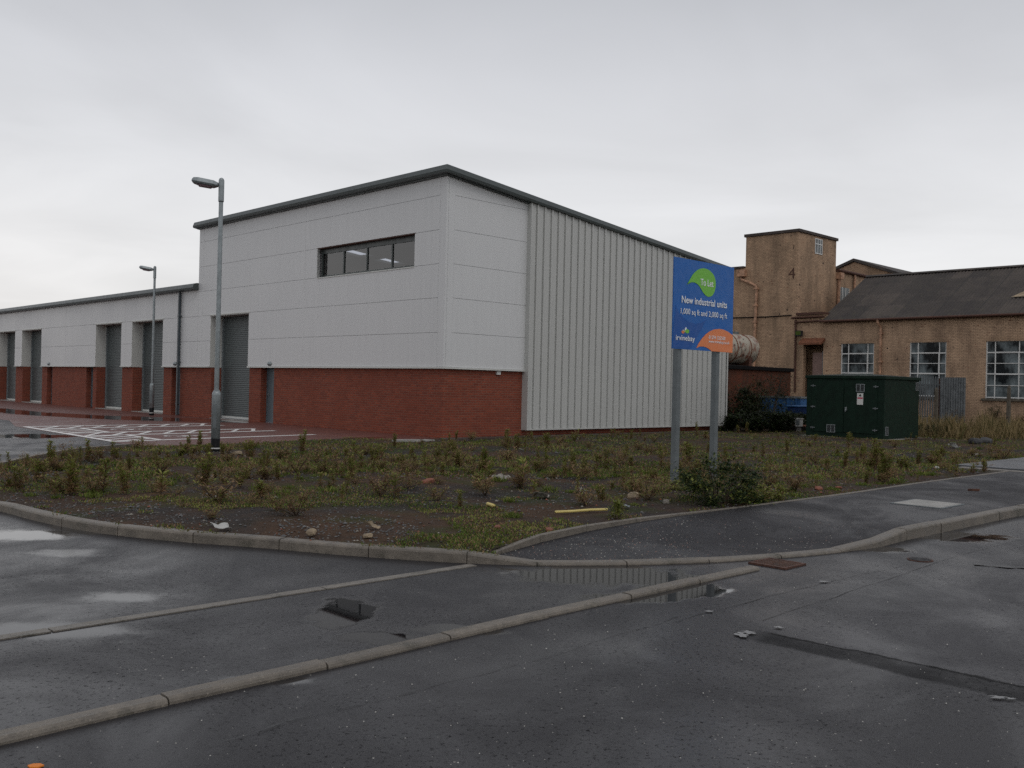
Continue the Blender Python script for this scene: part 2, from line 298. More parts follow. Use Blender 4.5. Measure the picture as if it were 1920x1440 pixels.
# ------------------------------------------------------------------ mesh helpers
class MB:
    def __init__(s): s.rec = []; s.v = []; s.f = []; s.mi = []; s.mats = []; s.cur = 0
    def mat(s, m):
        if m not in s.mats: s.mats.append(m)
        s.cur = s.mats.index(m); return s
    def add(s, vs, fs):
        s.rec.append((len(s.v), len(vs), len(s.f), len(fs)))
        o = len(s.v); s.v += [tuple(v) for v in vs]; s.f += [tuple(i+o for i in f) for f in fs]; s.mi += [s.cur]*len(fs); return s
    def box(s, a, b):
        x0, y0, z0 = (min(a[i], b[i]) for i in range(3)); x1, y1, z1 = (max(a[i], b[i]) for i in range(3))
        return s.add([(x0,y0,z0),(x1,y0,z0),(x1,y1,z0),(x0,y1,z0),(x0,y0,z1),(x1,y0,z1),(x1,y1,z1),(x0,y1,z1)],
            [(3,2,1,0),(4,5,6,7),(0,1,5,4),(1,2,6,5),(2,3,7,6),(3,0,4,7)])
    def quad(s, *p): return s.add(p, [tuple(range(len(p)))])
    def tube(s, pts, r, n=10, cap=True):
        pts = [Vector(p) for p in pts]; rs = r if isinstance(r, (list, tuple)) else [r]*len(pts)
        rings = []; ref = None
        for i, p in enumerate(pts):
            d = (pts[min(i+1, len(pts)-1)]-pts[max(i-1, 0)]).normalized()
            if ref is None: ref = d.orthogonal().normalized()
            a = (ref-d*ref.dot(d)).normalized(); b = d.cross(a); ref = a
            rings.append([p+(a*math.cos(2*math.pi*j/n)+b*math.sin(2*math.pi*j/n))*rs[i] for j in range(n)])
        vs = [q for rg in rings for q in rg]
        fs = [(i*n+j, i*n+(j+1) % n, (i+1)*n+(j+1) % n, (i+1)*n+j) for i in range(len(pts)-1) for j in range(n)]
        if cap: fs += [tuple(reversed(range(n))), tuple((len(pts)-1)*n+j for j in range(n))]
        return s.add(vs, fs)
    def prism(s, poly, ax, lo, hi):   # poly in the two other axes, extruded along ax
        def P(a, b, c): return {0: (c, a, b), 1: (a, c, b), 2: (a, b, c)}[ax]
        n = len(poly); vs = [P(a, b, lo) for a, b in poly]+[P(a, b, hi) for a, b in poly]
        fs = [(i, (i+1) % n, n+(i+1) % n, n+i) for i in range(n)]+[tuple(reversed(range(n))), tuple(range(n, 2*n))]
        return s.add(vs, fs)
    def sweep(s, path, prof, closed=False):
        """prof: list of (outward, up); outward = to the right of travel, mitred"""
        pts = [Vector(p) for p in path]; n = len(pts); rings = []
        for i, p in enumerate(pts):
            def nr(a, b): d = (b-a); d.z = 0; d.normalize(); return Vector((d.y, -d.x, 0))
            n0 = nr(pts[max(i-1, 0)], pts[max(i, 1)]); n1 = nr(pts[min(i, n-2)], pts[min(i+1, n-1)])
            m = (n0+n1); m = m/max(.3, m.length**2/2) if m.length > 1e-6 else n0
            pr = prof(i) if callable(prof) else prof
            rings.append([p+m*a+Vector((0, 0, b)) for a, b in pr])
        k_ = len(rings[0]); vs = [q for r_ in rings for q in r_]
        fs = [(i*k_+j, (i+1)*k_+j, (i+1)*k_+(j+1) % k_, i*k_+(j+1) % k_) for i in range(n-1) for j in range(k_)]
        fs += [tuple(range(k_)), tuple(reversed([(n-1)*k_+j for j in range(k_)]))]
        return s.add(vs, fs)
    def split(s, name, m=None, parent=None, tol=.012, **kw):
        """one object for each group of touching pieces"""
        bb = []
        for v0, nv, f0, nf in s.rec:
            q = s.v[v0:v0+nv]; bb.append(([min(p[i] for p in q) for i in range(3)], [max(p[i] for p in q) for i in range(3)]))
        par = list(range(len(bb)))
        def fd(i):
            while par[i] != i: i = par[i]
            return i
        for i in range(len(bb)):
            for j in range(i):
                if all(bb[i][0][a] <= bb[j][1][a]+tol and bb[j][0][a] <= bb[i][1][a]+tol for a in range(3)): par[fd(i)] = fd(j)
        gr = {}
        for i in range(len(bb)): gr.setdefault(fd(i), []).append(i)
        res = []
        for ids in gr.values():
            n_ = MB(); n_.mats = list(s.mats)
            for i in ids:
                v0, nv, f0, nf = s.rec[i]; n_.cur = s.mi[f0] if s.mats else 0
                n_.add(s.v[v0:v0+nv], [tuple(k-v0 for k in f) for f in s.f[f0:f0+nf]])
            res.append(n_.build(name, m, parent, **kw))
        return res
    def build(s, name, m=None, parent=None, smooth=False, fix=True):
        me = bpy.data.meshes.new(name); me.from_pydata(s.v, [], s.f)
        if m is not None and not s.mats: me.materials.append(M[m] if isinstance(m, str) else m)
        else:
            for q in s.mats: me.materials.append(M[q])
            me.polygons.foreach_set('material_index', s.mi)
        if fix:
            b = bmesh.new(); b.from_mesh(me); bmesh.ops.recalc_face_normals(b, faces=b.faces); b.to_mesh(me); b.free()
        if smooth: me.polygons.foreach_set('use_smooth', [True]*len(me.polygons))
        me.update(); o = bpy.data.objects.new(name, me); C.objects.link(o)
        if parent: o.parent = parent
        return o
def bevel(o, w=.01, seg=2):
    m = o.modifiers.new('bevel', 'BEVEL'); m.width = w; m.segments = seg; m.limit_method = 'ANGLE'; m.angle_limit = R(40); return o
def smooth_by(o, a=40):
    o.data.polygons.foreach_set('use_smooth', [True]*len(o.data.polygons))
    m = o.modifiers.new('ws', 'WEIGHTED_NORMAL'); return o
def tag(o, label, cat, group=None):
    o['label'] = label; o['category'] = cat
    if group: o['group'] = group
    return o
def struct(o): o['kind'] = 'structure'; return o
def stuff(o): o['kind'] = 'stuff'; return o
def thing(name, label, cat, loc=(0,0,0), group=None, rz=0.0):
    o = bpy.data.objects.new(name, None); C.objects.link(o); o.location = W(*loc); o.rotation_euler = (0, 0, TH+rz)
    o.empty_display_size = .3; return tag(o, label, cat, group)
def site(o, loc=(0,0,0)): o.location = W(*loc); o.rotation_euler = (0, 0, TH); return o
def text_mesh(body, size, font_w=1.0, thick=.002, off=0.0):
    cu = bpy.data.curves.new('t', 'FONT'); cu.body = body; cu.size = size; cu.extrude = thick; cu.offset = off; cu.resolution_u = 4
    ob = bpy.data.objects.new('t', cu); C.objects.link(ob)
    dg = bpy.context.evaluated_depsgraph_get(); dg.update(); me = bpy.data.meshes.new_from_object(ob.evaluated_get(dg))
    bpy.data.objects.remove(ob); bpy.data.curves.remove(cu)
    for v in me.vertices: v.co.x *= font_w
    return me

# ------------------------------------------------------------------ ground, road
m = MB(); m.quad((-900,-300,0),(900,-300,0),(900,1500,0),(-900,1500,0)); struct(m.build('road', 'asphalt'))
# kerb line K (front foot of the kerb on the carriageway), walked from the left nose to the right
def resample(pts, step):
    out = [pts[0].copy()]; acc = 0
    for a, b in zip(pts, pts[1:]):
        d = (b-a).length; t = step-acc
        while t <= d: out.append(a+(b-a)*(t/d)); t += step
        acc = d-(t-step)
    return out
def smooth_line(pts, it=2):
    for _ in range(it):
        q = [pts[0]]
        for a, b in zip(pts, pts[1:]): q += [a*.75+b*.25, a*.25+b*.75]
        q.append(pts[-1]); pts = q
    return pts
Kpx = [(0,957.5),(47,972),(100,984),(155,995),(225,1005),(300,1012.5),(370,1019),(480,1026.5),(605,1038),(737,1048.5),(875,1056.5)]
Kcurve = [G(*p) for p in Kpx]
nose = [W(-12.94,-3.61), W(-13.9,-5.0), W(-14.75,-6.4), W(-15.05,-7.9), W(-14.95,-8.8)]
backpx = [W(-9.32,-.17), W(-10.26,-.64), W(-11.1,-1.35), W(-11.81,-2.11)]
Kfull = smooth_line(backpx+nose+Kcurve, 2)
Kdrop = [G(*p) for p in [(875,1056.5),(960,1059.5),(1007,1061)]]
Kflat = smooth_line([G(*p) for p in [(1007,1061),(1153,1061),(1280,1057.5),(1392,1052),(1504,1044),(1577,1036)]], 2)
Krise = [G(*p) for p in [(1577,1036),(1650,1026),(1700,1013)]]
Kright = smooth_line([G(*p) for p in [(1700,1013),(1802,991),(1920,965)]]+[W(2,-17.6), W(30,-18.2), W(80,-19)], 2)
STONE = .915
def kerb_prof(h, w=.125, r=.022, deep=.12): return [(0,-deep),(0,h-r),(-.006,h-r*.35),(-r,h),(-w,h),(-w,-deep)]
def kerb_run(line, h0, h1, mb, step=STONE, w=.125):
    """stones with open joints; outward (right of travel) is the carriageway side"""
    tot = sum((b-a).length for a, b in zip(line, line[1:])); s0 = 0
    fine = resample(line, .1)+[line[-1]]; cum = [0]
    for a, b in zip(fine, fine[1:]): cum.append(cum[-1]+(b-a).length)
    n = max(1, round(tot/step)); st = tot/n
    def at(s):
        for i in range(len(cum)-1):
            if cum[i+1] >= s or i == len(cum)-2:
                t = (s-cum[i])/max(1e-6, cum[i+1]-cum[i]); return fine[i].lerp(fine[i+1], min(1, max(0, t)))
    for i in range(n):
        a, b = i*st+.005, (i+1)*st-.005; ss = [a+(b-a)*j/4 for j in range(5)]
        jz = random.uniform(-.003, .003); jo = random.uniform(-.003, .003)
        mb.sweep([at(q) for q in ss], lambda k_, ss=ss: [(x+jo*1.6, z+jz*1.4 if z > 0 else z) for x, z in kerb_prof(h0+(h1-h0)*ss[k_]/tot, w)])
mb = MB(); kerb_run(Kfull, .10, .10, mb); kerb_run(Kdrop, .10, .03, mb, 1.4); kerb_run(Kflat, .03, .03, mb); kerb_run(Krise, .03, .12, mb, 2); kerb_run(Kright, .12, .12, mb)
struct(mb.build('kerb', 'kerb'))
# low bullnose kerb across the side road, and the flush line behind it
def straight(p0, p1, n=60): return [p0.lerp(p1, i/n) for i in range(n+1)]
fk = smooth_line([W(-60,-17.12), W(-19,-17.10)] + [G(*p) for p in [(0,1398),(230,1342),(510,1279),(735,1227),(917,1184),(1067,1149),(1200,1120),(1310,1094),(1424,1069)]], 1)
mb = MB(); kerb_run(fk, .034, .034, mb, STONE, .098); struct(mb.build('kerb', 'kerb'))
fl = [W(-60,-15.27), W(-16.2,-15.27), G(888,1060)]
mb = MB()
pts = resample(fl, 2.0)+[fl[-1]]
for a, b in zip(pts, pts[1:]):
    d = (b-a).normalized(); nn = Vector((d.y,-d.x,0)); a2 = a+d*.006; b2 = b-d*.006
    mb.add([a2-nn*.05, a2+nn*.05, b2+nn*.05, b2-nn*.05, a2-nn*.05+Vector((0,0,.008)), a2+nn*.05+Vector((0,0,.008)), b2+nn*.05+Vector((0,0,.008)), b2-nn*.05+Vector((0,0,.008))],
        [(4,5,6,7),(0,1,5,4),(1,2,6,5),(2,3,7,6),(3,0,4,7)])
struct(mb.build('kerb', 'kerb_wet'))
# footpath with its edging
Epx = [(927,1042,.03),(983,1025,.03),(1033,1012,.035),(1071,1002,.04),(1167,983,.06),(1281,966,.085),(1380,953,.10),(1591,927,.11),(1717,907,.11),(1914,882,.11)]
E = smooth_line([G(u,v,z) for u,v,z in Epx]+[W(14,-14.25,.11), W(80,-14.6,.11)], 2)
Kp = Kdrop[1:]+Kflat+Krise+Kright
def zk(p):
    l = L(p).x; a = L(G(1577,1036)).x; b = L(G(1700,1013)).x
    return .03+.088*min(1, max(0, (l-a)/(b-a)))
def param(line, n):
    cum = [0]
    for a, b in zip(line, line[1:]): cum.append(cum[-1]+(b-a).length)
    res = []
    for i in range(n+1):
        # sample by site-x so both sides of the path stay square to each other
        x0, x1 = -12.35, 60; x = x0+(x1-x0)*(i/n)**2
        best = None
        for a, b in zip(line, line[1:]):
            la, lb = L(a).x, L(b).x
            if la <= x <= lb: best = a.lerp(b, (x-la)/max(1e-6, lb-la)); break
        res.append(best if best is not None else (line[0] if x < L(line[0]).x else line[-1]))
    return res
n = 160; ea = param(E, n); kb = param(Kp, n)
vs = []; fs = []
for a, b in zip(ea, kb):
    b = b.copy(); b.z = zk(b)-.006; d = (a-b); d.z = 0; b = b+d.normalized()*.1
    for j in range(9): t = j/8; p = a.lerp(b, t); p.z += .006*math.sin(t*math.pi); vs.append(p)
for i in range(n):
    for j in range(8): fs.append((i*9+j, i*9+j+1, (i+1)*9+j+1, (i+1)*9+j))
struct(MB().add(vs, fs).build('footpath', 'asphalt_path'))
mb = MB()
ef = resample(E, .9)
for a, b in zip(ef, ef[1:]):
    d = (b-a).normalized(); a = a+d*.004; b = b-d*.004
    def top(p):
        x = L(p).x
        t = .11 if x > -11.6 else .04+max(0, (x+12.35))/.75*.07
        t = max(t, p.z+.012); return t - p.z
    ha, hb = top(a), top(b)
    mb.sweep([a, (a+b)/2, b], lambda k_, hs=(ha,(ha+hb)/2,hb): [(0,-.1),(0,hs[k_]-.008),(-.008,hs[k_]),(-.05,hs[k_]),(-.05,-.1)])
struct(mb.build('kerb', 'kerb'))
# ---- planting bed / rough ground
_kl = [(L(a).xy, L(b).xy, h0, h1) for line, h0, h1 in ((Kfull[::2]+[Kfull[-1]], .082, .082), (Kdrop, .08, .02), (E, .095, .095)) for a, b in zip(line, line[1:]) if L(a).x < 14]
def hcap(x, y):
    """the soil never stands above the kerb it meets"""
    q = Vector((x, y)); best = 9
    for a, b, h0, h1 in _kl:
        d = b-a; l2 = d.length_squared
        if l2 < 1e-9: continue
        t = min(1, max(0, (q-a).dot(d)/l2)); ds = (q-(a+d*t)).length
        if ds < 1.0: best = min(best, h0+(h1-h0)*t+ds*ds*.25)
    return best
def hb(x, y):
    v = hb0(x, y)
    return min(v, hcap(x, y)) if (-16 < x < 14 and y < .5) else v
def hb0(x, y):
    """surface height of the rough ground in the site frame"""
    k0 = min(1, max(0, (-y-7)/3)) if x < 2 else 0
    v = .045+.045*k0+.05*noise.noise(Vector((x*.35, y*.35, 0)))+.025*noise.noise(Vector((x*1.3, y*1.3, 4)))+.012*noise.noise(Vector((x*4, y*4, 9)))
    e = min(1, max(0, (-y-.2)/2.5)) if x < 15 else 1
    return .012+(v-.012)*(.25+.75*e)
poly = [L(p) for p in Kfull+Kdrop[1:2]]
poly += [L(p) for p in E if L(p).x > -12.3]
poly = [Vector((p.x, p.y)) for p in poly]
poly += [Vector((80, 8)), Vector((34, 8)), Vector((34, 16)), Vector((14.9, 16)), Vector((14.9, -.55)), Vector((0, -.55)), Vector((-1.9, -.1)), Vector((-2.7, .75)), Vector((-4.3, .55)), Vector((-6, .03))]
# pull the outline a little under the kerbs
def inside(p, pl):
    c = False; j = len(pl)-1
    for i in range(len(pl)):
        a, b = pl[i], pl[j]
        if (a.y > p[1]) != (b.y > p[1]) and p[0] < (b.x-a.x)*(p[1]-a.y)/(b.y-a.y)+a.x: c = not c
        j = i
    return c
def shrink(pl, d):
    ar = sum(a.x*b.y-b.x*a.y for a, b in zip(pl, pl[1:]+pl[:1])); sg = 1 if ar > 0 else -1
    out = []
    for i, p in enumerate(pl):
        a = pl[i-1]; b = pl[(i+1) % len(pl)]; t = (b-a).normalized(); out.append(p+Vector((-t.y, t.x))*d*sg)
    return out
bedp = shrink(poly, .035)
pts2 = list(bedp); nb = len(pts2); edges = [(i, (i+1) % nb) for i in range(nb)]
x = -16
while x < 80:
    st = .22 if x < 8 else (.5 if x < 25 else 2.0)
    y = -18.5
    while y < 16:
        q = (x+random.uniform(-.3,.3)*st, y+random.uniform(-.3,.3)*st)
        if inside(q, bedp): pts2.append(Vector(q))
        y += st
    x += st
r = delaunay_2d_cdt(pts2, edges, [list(range(nb))], 1, 1e-4)
vs = []
for p in r[0]:
    z = hb(p.x, p.y); vs.append((p.x, p.y, z))
fc = []
for f in r[2]:
    a, b, c = (Vector(vs[i][:2]) for i in f[:3]); cr = (b-a).cross(c-a); fc.append(tuple(f) if cr > 0 else tuple(reversed(f)))
bed = site(MB().add(vs, fc).build('ground', 'earth', smooth=True, fix=False)); struct(bed)

# car-park block paving (one sheet) and bay markings
mb = MB(); mb.quad((-8.95,.02,.004),(-5.9,.05,.004),(-4.3,.62,.004),(-2.65,.82,.004),(-1.85,-.05,.004),(.4,-.05,.004),(.4,70,.004),(-7.55,70,.004),(-7.6,14,.004),(-8.62,10,.004))
struct(site(mb.build('paving', 'paving')))
cn = [(-8.79,1.98),(-8.44,9.82),(-2.28,10.35),(-2.45,2.95)]
def bay(s, t):   # s from the open end to the wall end, t across
    a = [cn[0][i]*(1-t)+cn[1][i]*t for i in (0,1)]; b = [cn[3][i]*(1-t)+cn[2][i]*t for i in (0,1)]
    return Vector((a[0]*(1-s)+b[0]*s, a[1]*(1-s)+b[1]*s, .0085))
mb = MB()
def stripe(p, q, w=.17):
    d = (q-p).normalized(); nn = Vector((-d.y, d.x, 0))*w/2; mb.quad(p-nn, q-nn, q+nn, p+nn)
TL = [0, .31, .485, .80, .975]
for i, t_ in enumerate(TL):
    z = Vector((0,0,.0003*i)); stripe(bay(0,t_)+z, bay((1,.99,.99,1,1)[i],t_)+z, .24)
stripe(bay(0,-.006)+Vector((0,0,.002)), bay(0,.981)+Vector((0,0,.002)), .17)
stripe(bay(.2,0)+Vector((0,0,.0026)), bay(.2,.31)+Vector((0,0,.0026))); stripe(bay(.2,.485)+Vector((0,0,.0026)), bay(.2,.80)+Vector((0,0,.0026)))
zz = .0032
for a, b in ((0,.31),(.485,.80)):
    for i in range(4):
        t0 = a+(b-a)*(i+.15)/4; t1 = a+(b-a)*(i+1.0)/4; zz += .0001; stripe(bay(.01,t0)+Vector((0,0,zz)), bay(.19,t1)+Vector((0,0,zz)), .15)
for a, b in ((.31,.485),(.80,.975)):
    for i in range(8):
        s0 = .02+i*.12; zz += .0001; p, q = bay(s0,a)+Vector((0,0,zz)), bay(min(.98,s0+.15),b)+Vector((0,0,zz)); stripe(p, q, .12)
# wheelchair symbols, drawn in bay space
def symbol(cx, cy, mb):
    # head toward the wall; x' = along +x
    def ringpts(c, r0, r1, a0, a1, n=22):
        vs = []; 
        for i in range(n+1):
            a = a0+(a1-a0)*i/n; vs += [(c[0]+r0*math.cos(a), c[1]+r0*math.sin(a), .0125), (c[0]+r1*math.cos(a), c[1]+r1*math.sin(a), .0125)]
        mb.add(vs, [(2*i, 2*i+1, 2*i+3, 2*i+2) for i in range(n)])
    ringpts((cx-.25, cy), .26, .34, R(-60), R(215)); ringpts((cx+.62, cy+.08), 0.0, .09, 0, 2*math.pi)
    def st2(p, q, w, z): 
        p = Vector((*p, z)); q = Vector((*q, z)); d = (q-p).normalized(); nn = Vector((-d.y, d.x, 0))*w/2; mb.quad(p-nn, q-nn, q+nn, p+nn)
    st2((cx+.5,cy+.07),(cx-.05,cy+.07),.08,.0131); st2((cx-.05,cy+.07),(cx-.05,cy-.3),.08,.0134); st2((cx-.05,cy-.3),(cx-.45,cy-.42),.08,.0137); st2((cx+.25,cy+.07),(cx+.25,cy-.2),.07,.0134)
p = bay(.40, .155); symbol(p.x, p.y, mb); p = bay(.38, .64); symbol(p.x, p.y, mb)
struct(site(mb.build('road_markings', 'road_white', fix=False)))
# concrete haunch / path along the gable
mb = MB(); mb.box((-.1,-.42,-.05),(14.6,-.02,.024)); struct(site(bevel(mb.build('path', 'slab_dirty'), .01)))
mb = MB(); mb.box((14.61,-.5,-.05),(17.2,.7,.030)); struct(site(bevel(mb.build('path', 'concrete'), .01)))
# resurfaced trench and worn carriageway across the main road
def flat(pts, z, name, mt):
    n = len(pts)
    return struct(MB().add([Vector((p.x, p.y, z)) for p in pts]+[Vector((p.x, p.y, -.02)) for p in pts], [tuple(range(n))]+[(i, (i+1) % n, n+(i+1) % n, n+i) for i in range(n)]).build(name, mt, fix=False))
tp0, tp1, tq0, tq1 = G(1430,1183), G(1920,1288), G(1395,1207), G(1850,1312)
dd = (tp1-tp0).normalized(); ext = tp1+dd*9
q1 = tq0+(tq1-tq0).normalized()*10
rgd = [G(1427,1182)]+[G(1560,1120), G(1700,1085), G(1850,1062), G(2000,1040)]
def wob(a, b, n=120, amp=.05):
    return [a.lerp(b, i/n)+Vector((noise.noise(Vector((i*.31, a.x, 0)))*amp+noise.noise(Vector((i*.9, a.x, 7)))*amp*.4, noise.noise(Vector((i*.31, a.y, 5)))*amp, 0)) for i in range(n+1)]
mb = MB()
def crack(pts, w, z=.0085):
    ps = [];
    for a, b in zip(pts, pts[1:]):
        for i in range(14):
            p = a.lerp(b, i/14); ps.append(Vector((p.x+noise.noise(p*3)*.03, p.y+noise.noise(p*3+Vector((7,7,7)))*.03, z)))
    vs = []
    for i, p in enumerate(ps):
        d = (ps[min(i+1, len(ps)-1)]-ps[max(0, i-1)]).normalized(); nn = Vector((-d.y, d.x, 0))*w*(.15+.85*abs(noise.noise(p*9))*1.6)/2; vs += [p-nn, p+nn]
    mb.add(vs, [(2*i, 2*i+1, 2*i+3, 2*i+2) for i in range(len(ps)-1)])
crack([G(1264,1165), G(1480,1108), G(1560,1088), G(1700,1060)], .012); crack([G(1430,1163), G(1800,1040), G(1920,1010)], .01)
crack([G(1825,1058), G(1885,1064), G(1960,1068)], .10); crack([G(380,1400), G(600,1340), G(830,1280), G(1000,1240), G(1290,1150)], .01)
struct(mb.build('road_cracks', 'tar', fix=False))
mb = MB()
def blob(c, rx, ry, z=.0095, n=26):
    vs = [Vector((c.x, c.y, z))]+[Vector((c.x+rx*math.cos(2*math.pi*i/n)*random.uniform(.25,1.1), c.y+ry*math.sin(2*math.pi*i/n)*random.uniform(.6,1.1), z)) for i in range(n)]
    mb.add(vs, [(0, 1+i, 1+(i+1) % n) for i in range(n)])
for u, v, du, dv in ((1390,1192,14,6),(1403,1188,16,4),(1870,1310,22,3),(1892,1312,14,2),(1460,1178,10,2),(1330,1148,10,1.5),(1545,1092,16,1.2)):
    e = pxe(u, v, du, dv); blob(G(u, v), e[2], e[3])
M['faint'] = plain('faded_paint', (.22, .22, .22), .4, .3, 40); struct(mb.build('road_markings', 'faint', fix=False))

# ------------------------------------------------------------------ white industrial unit (tall)
JZ = [2.1, 3.13, 4.16, 5.17, 6.18, 7.2]
def panel_grid(mb, cols, zs, holes, x0=0.0, x1=.08, gap=.009):
    """cols: list of (ya,yb); holes (ya,yb,za,zb) aligned with the rows"""
    for ya, yb in cols:
        for za, zb in zip(zs, zs[1:]):
            segs = [(ya, yb)]
            for ha, hb_, hz0, hz1 in holes:
                if hz0 < zb-.1 and hz1 > za+.1:
                    ns = []
                    for a, b in segs:
                        if hb_ <= a or ha >= b: ns.append((a, b)); continue
                        if ha > a: ns.append((a, ha))
                        if hb_ < b: ns.append((hb_, b))
                    segs = ns
            for a, b in segs:
                a2 = a+gap/2 if a == ya else a; b2 = b-gap/2 if b == yb else b
                if b2-a2 > .03: mb.box((x0, a2, za+gap/2), (x1, b2, zb-gap/2))
def shutter_door(parent, ya, yb, label=None):
    mb = MB(); mb.box((.56, ya, .03), (.60, yb, 4.2)); s = mb.build('shutter_door', 'shutter', parent)
    m2 = MB(); m2.box((.50, ya+.02, .03), (.56, ya+.1, 4.05)); m2.box((.50, yb-.1, .03), (.56, yb-.02, 4.05)); m2.split('guide_rail', 'galv', s)
    m3 = MB(); m3.box((.535, ya+.1, .03), (.559, yb-.1, .11)); m3.build('bottom_rail', 'white_trim', s)
    if label: s['label'] = label
    # linings of the reveal
    m4 = MB(); m4.mat('white_trim')
    m4.box((.002, yb-.015, 2.06), (.555, yb+.0, 4.15)); m4.box((.002, ya, 2.06), (.555, ya+.015, 4.15)); m4.box((.002, ya+.016, 4.12), (.555, yb-.016, 4.148))
    m4.mat('white_trim'); m4.box((-.03, ya-.06, 4.15), (-.002, yb+.06, 4.19)); m4.split('reveal', None, parent)
    m5 = MB(); m5.box((.05, ya, -.02), (.60, yb, .028)); m5.split('threshold', 'concrete', parent)
def person_door(parent, ya, yb):
    mb = MB(); mb.box((.34, ya+.05, .03), (.385, yb-.05, 2.03)); d = mb.build('door', 'door_grey', parent)
    m2 = MB(); yc = ya+.42*(yb-ya)
    m2.box((.333, yc-.05, 1.02), (.339, yc+.05, 1.85)); m2.box((.333, yc-.05, .35), (.339, yc+.05, .86)); m2.split('pane', 'dark_glass', d)
    m3 = MB(); m3.box((.30, yb-.2, 1.0), (.335, yb-.17, 1.12)); m3.box((.29, yb-.2, 1.05), (.30, yb-.09, 1.07)); m3.build('handle', 'galv', d)
    m4 = MB(); m4.box((.32, ya, .02), (.385, ya+.048, 2.09)); m4.box((.32, yb-.048, .02), (.385, yb, 2.09)); m4.box((.32, ya+.048, 2.032), (.385, yb-.048, 2.09)); m4.build('door_frame', 'door_grey', d)
def wall_light(parent, y, z=2.2):
    mb = MB(); n = 10; vs = []; 
    for i in range(5):
        a = i/4*math.pi/2
        for j in range(n): b = 2*math.pi*j/n; vs.append((-.005-.09*math.sin(a), y+.13*math.cos(a)*math.cos(b), z+.08*math.cos(a)*math.sin(b)))
    mb.add(vs, [(i*n+j, i*n+(j+1) % n, (i+1)*n+(j+1) % n, (i+1)*n+j) for i in range(4) for j in range(n)]+[tuple(range(n))])
    mb.build('wall_light', 'galv', parent, smooth=True)
U = thing('industrial_unit', 'tall new white clad industrial unit with red brick base and ribbed side', 'building')
YT, XG, ZT, SL = 15.75, 14.6, 7.76, .1
door = (11.53, 14.63); pd = (9.72, 10.66); win = (1.48, 6.86)
# brick base
def brickrun(mb, y0, y1, holes, x0=.08, x1=.32, z1=2.1):
    ys = y0
    for a, b in sorted(holes):
        if a-ys > .02: mb.box((x0, ys, -.3), (x1, a, z1))
        ys = b
    if y1-ys > .02: mb.box((x0, ys, -.3), (x1, y1, z1))
mb = MB(); brickrun(mb, .08, YT, [(pd[0], pd[1]), door]); 
mb.box((.32, .08, -.3), (XG-.05, .32, .28)); mb.box((.32,.08,.28),(3.5,.32,2.1))
for a in (pd[0]-.21, pd[1]): mb.box((.32, a, -.3), (.42, a+.21, 2.1))     # returns of the door recess
for a in (door[0]-.22, door[1]): mb.box((.321, a, -.3), (.60, a+.22, 2.1))
mb.split('brick_wall', 'red_brick', U)
# cladding, street front
mb = MB(); zs = JZ+[7.74]
panel_grid(mb, [(.31, 7.7), (7.7, 15.4), (15.4, YT)], zs, [(door[0], door[1], 2.1, 4.16), (win[0], win[1], 5.17, 6.18)])
# gable flat panels (thin side view boxes)
for za, zb in zip(zs, zs[1:]):
    a, b = .31, 3.38; g2 = .0045
    zl, zr = min(zb, ZT-SL*a-.02)-g2, min(zb, ZT-SL*b-.02)-g2
    mb.prism([(a, za+g2), (b, za+g2), (b, zr), (a, zl)], 1, 0.0, .08)
mb.build('wall_panels', 'white_panel', U)
mb = MB(); mb.box((-.003, -.003, 2.1), (.08, .32, 7.74)); mb.box((.08, -.003, 2.1), (.32, .08, 7.72)); bevel(mb.build('corner_trim', 'white_panel', U), .02)
for y_ in (7.7, 15.4): mb = MB(); mb.box((-.004, y_-.04, 2.11), (.0, y_+.04, 7.7)); mb.build('joint_cover', 'white_panel', U)
mb = MB(); 
def seg(y0, y1): mb.box((-.05, y0, 2.055), (.10, y1, 2.098))
seg(-.05, door[0]); seg(door[1], YT); mb.box((.10, -.05, 2.055), (3.42, .10, 2.098)); mb.split('flashing', 'white_trim', U)
# inner structural wall with openings
mb = MB(); zt = 7.68
for a, b, z0, z1 in ((.1, win[0], 2.1, zt), (win[0], win[1], 2.1, 5.15), (win[0], win[1], 6.2, zt), (win[1], door[0], 2.1, zt), (door[0], door[1], 4.2, zt), (door[1], YT, 2.1, zt)):
    mb.box((.085, a, z0), (.30, b, z1))
mb.prism([(.30, 2.1), (XG, .25), (XG, ZT-SL*XG-.1), (.30, zt)], 1, .085, .30)
mb.prism([(3.4,.28),(XG,.28),(XG,2.3),(3.4,2.3)], 1, .0855, .2995)
mb.box((XG-.2, .1, -.1), (XG, YT, ZT-SL*XG+.02)); mb.prism([(.33, -.1), (XG, -.1), (XG, ZT-SL*XG+.0), (.33, ZT-.05)], 1, YT-.25, YT-.01); mb.box((.09,YT-.05,5.2),(.33,YT-.012,7.55))
mb.build('inner_wall', 'interior', U)
mb = MB(); mb.box((.3, .3, -.2), (XG-.2, YT-.3, .03)); mb.build('floor_slab', 'interior', U)
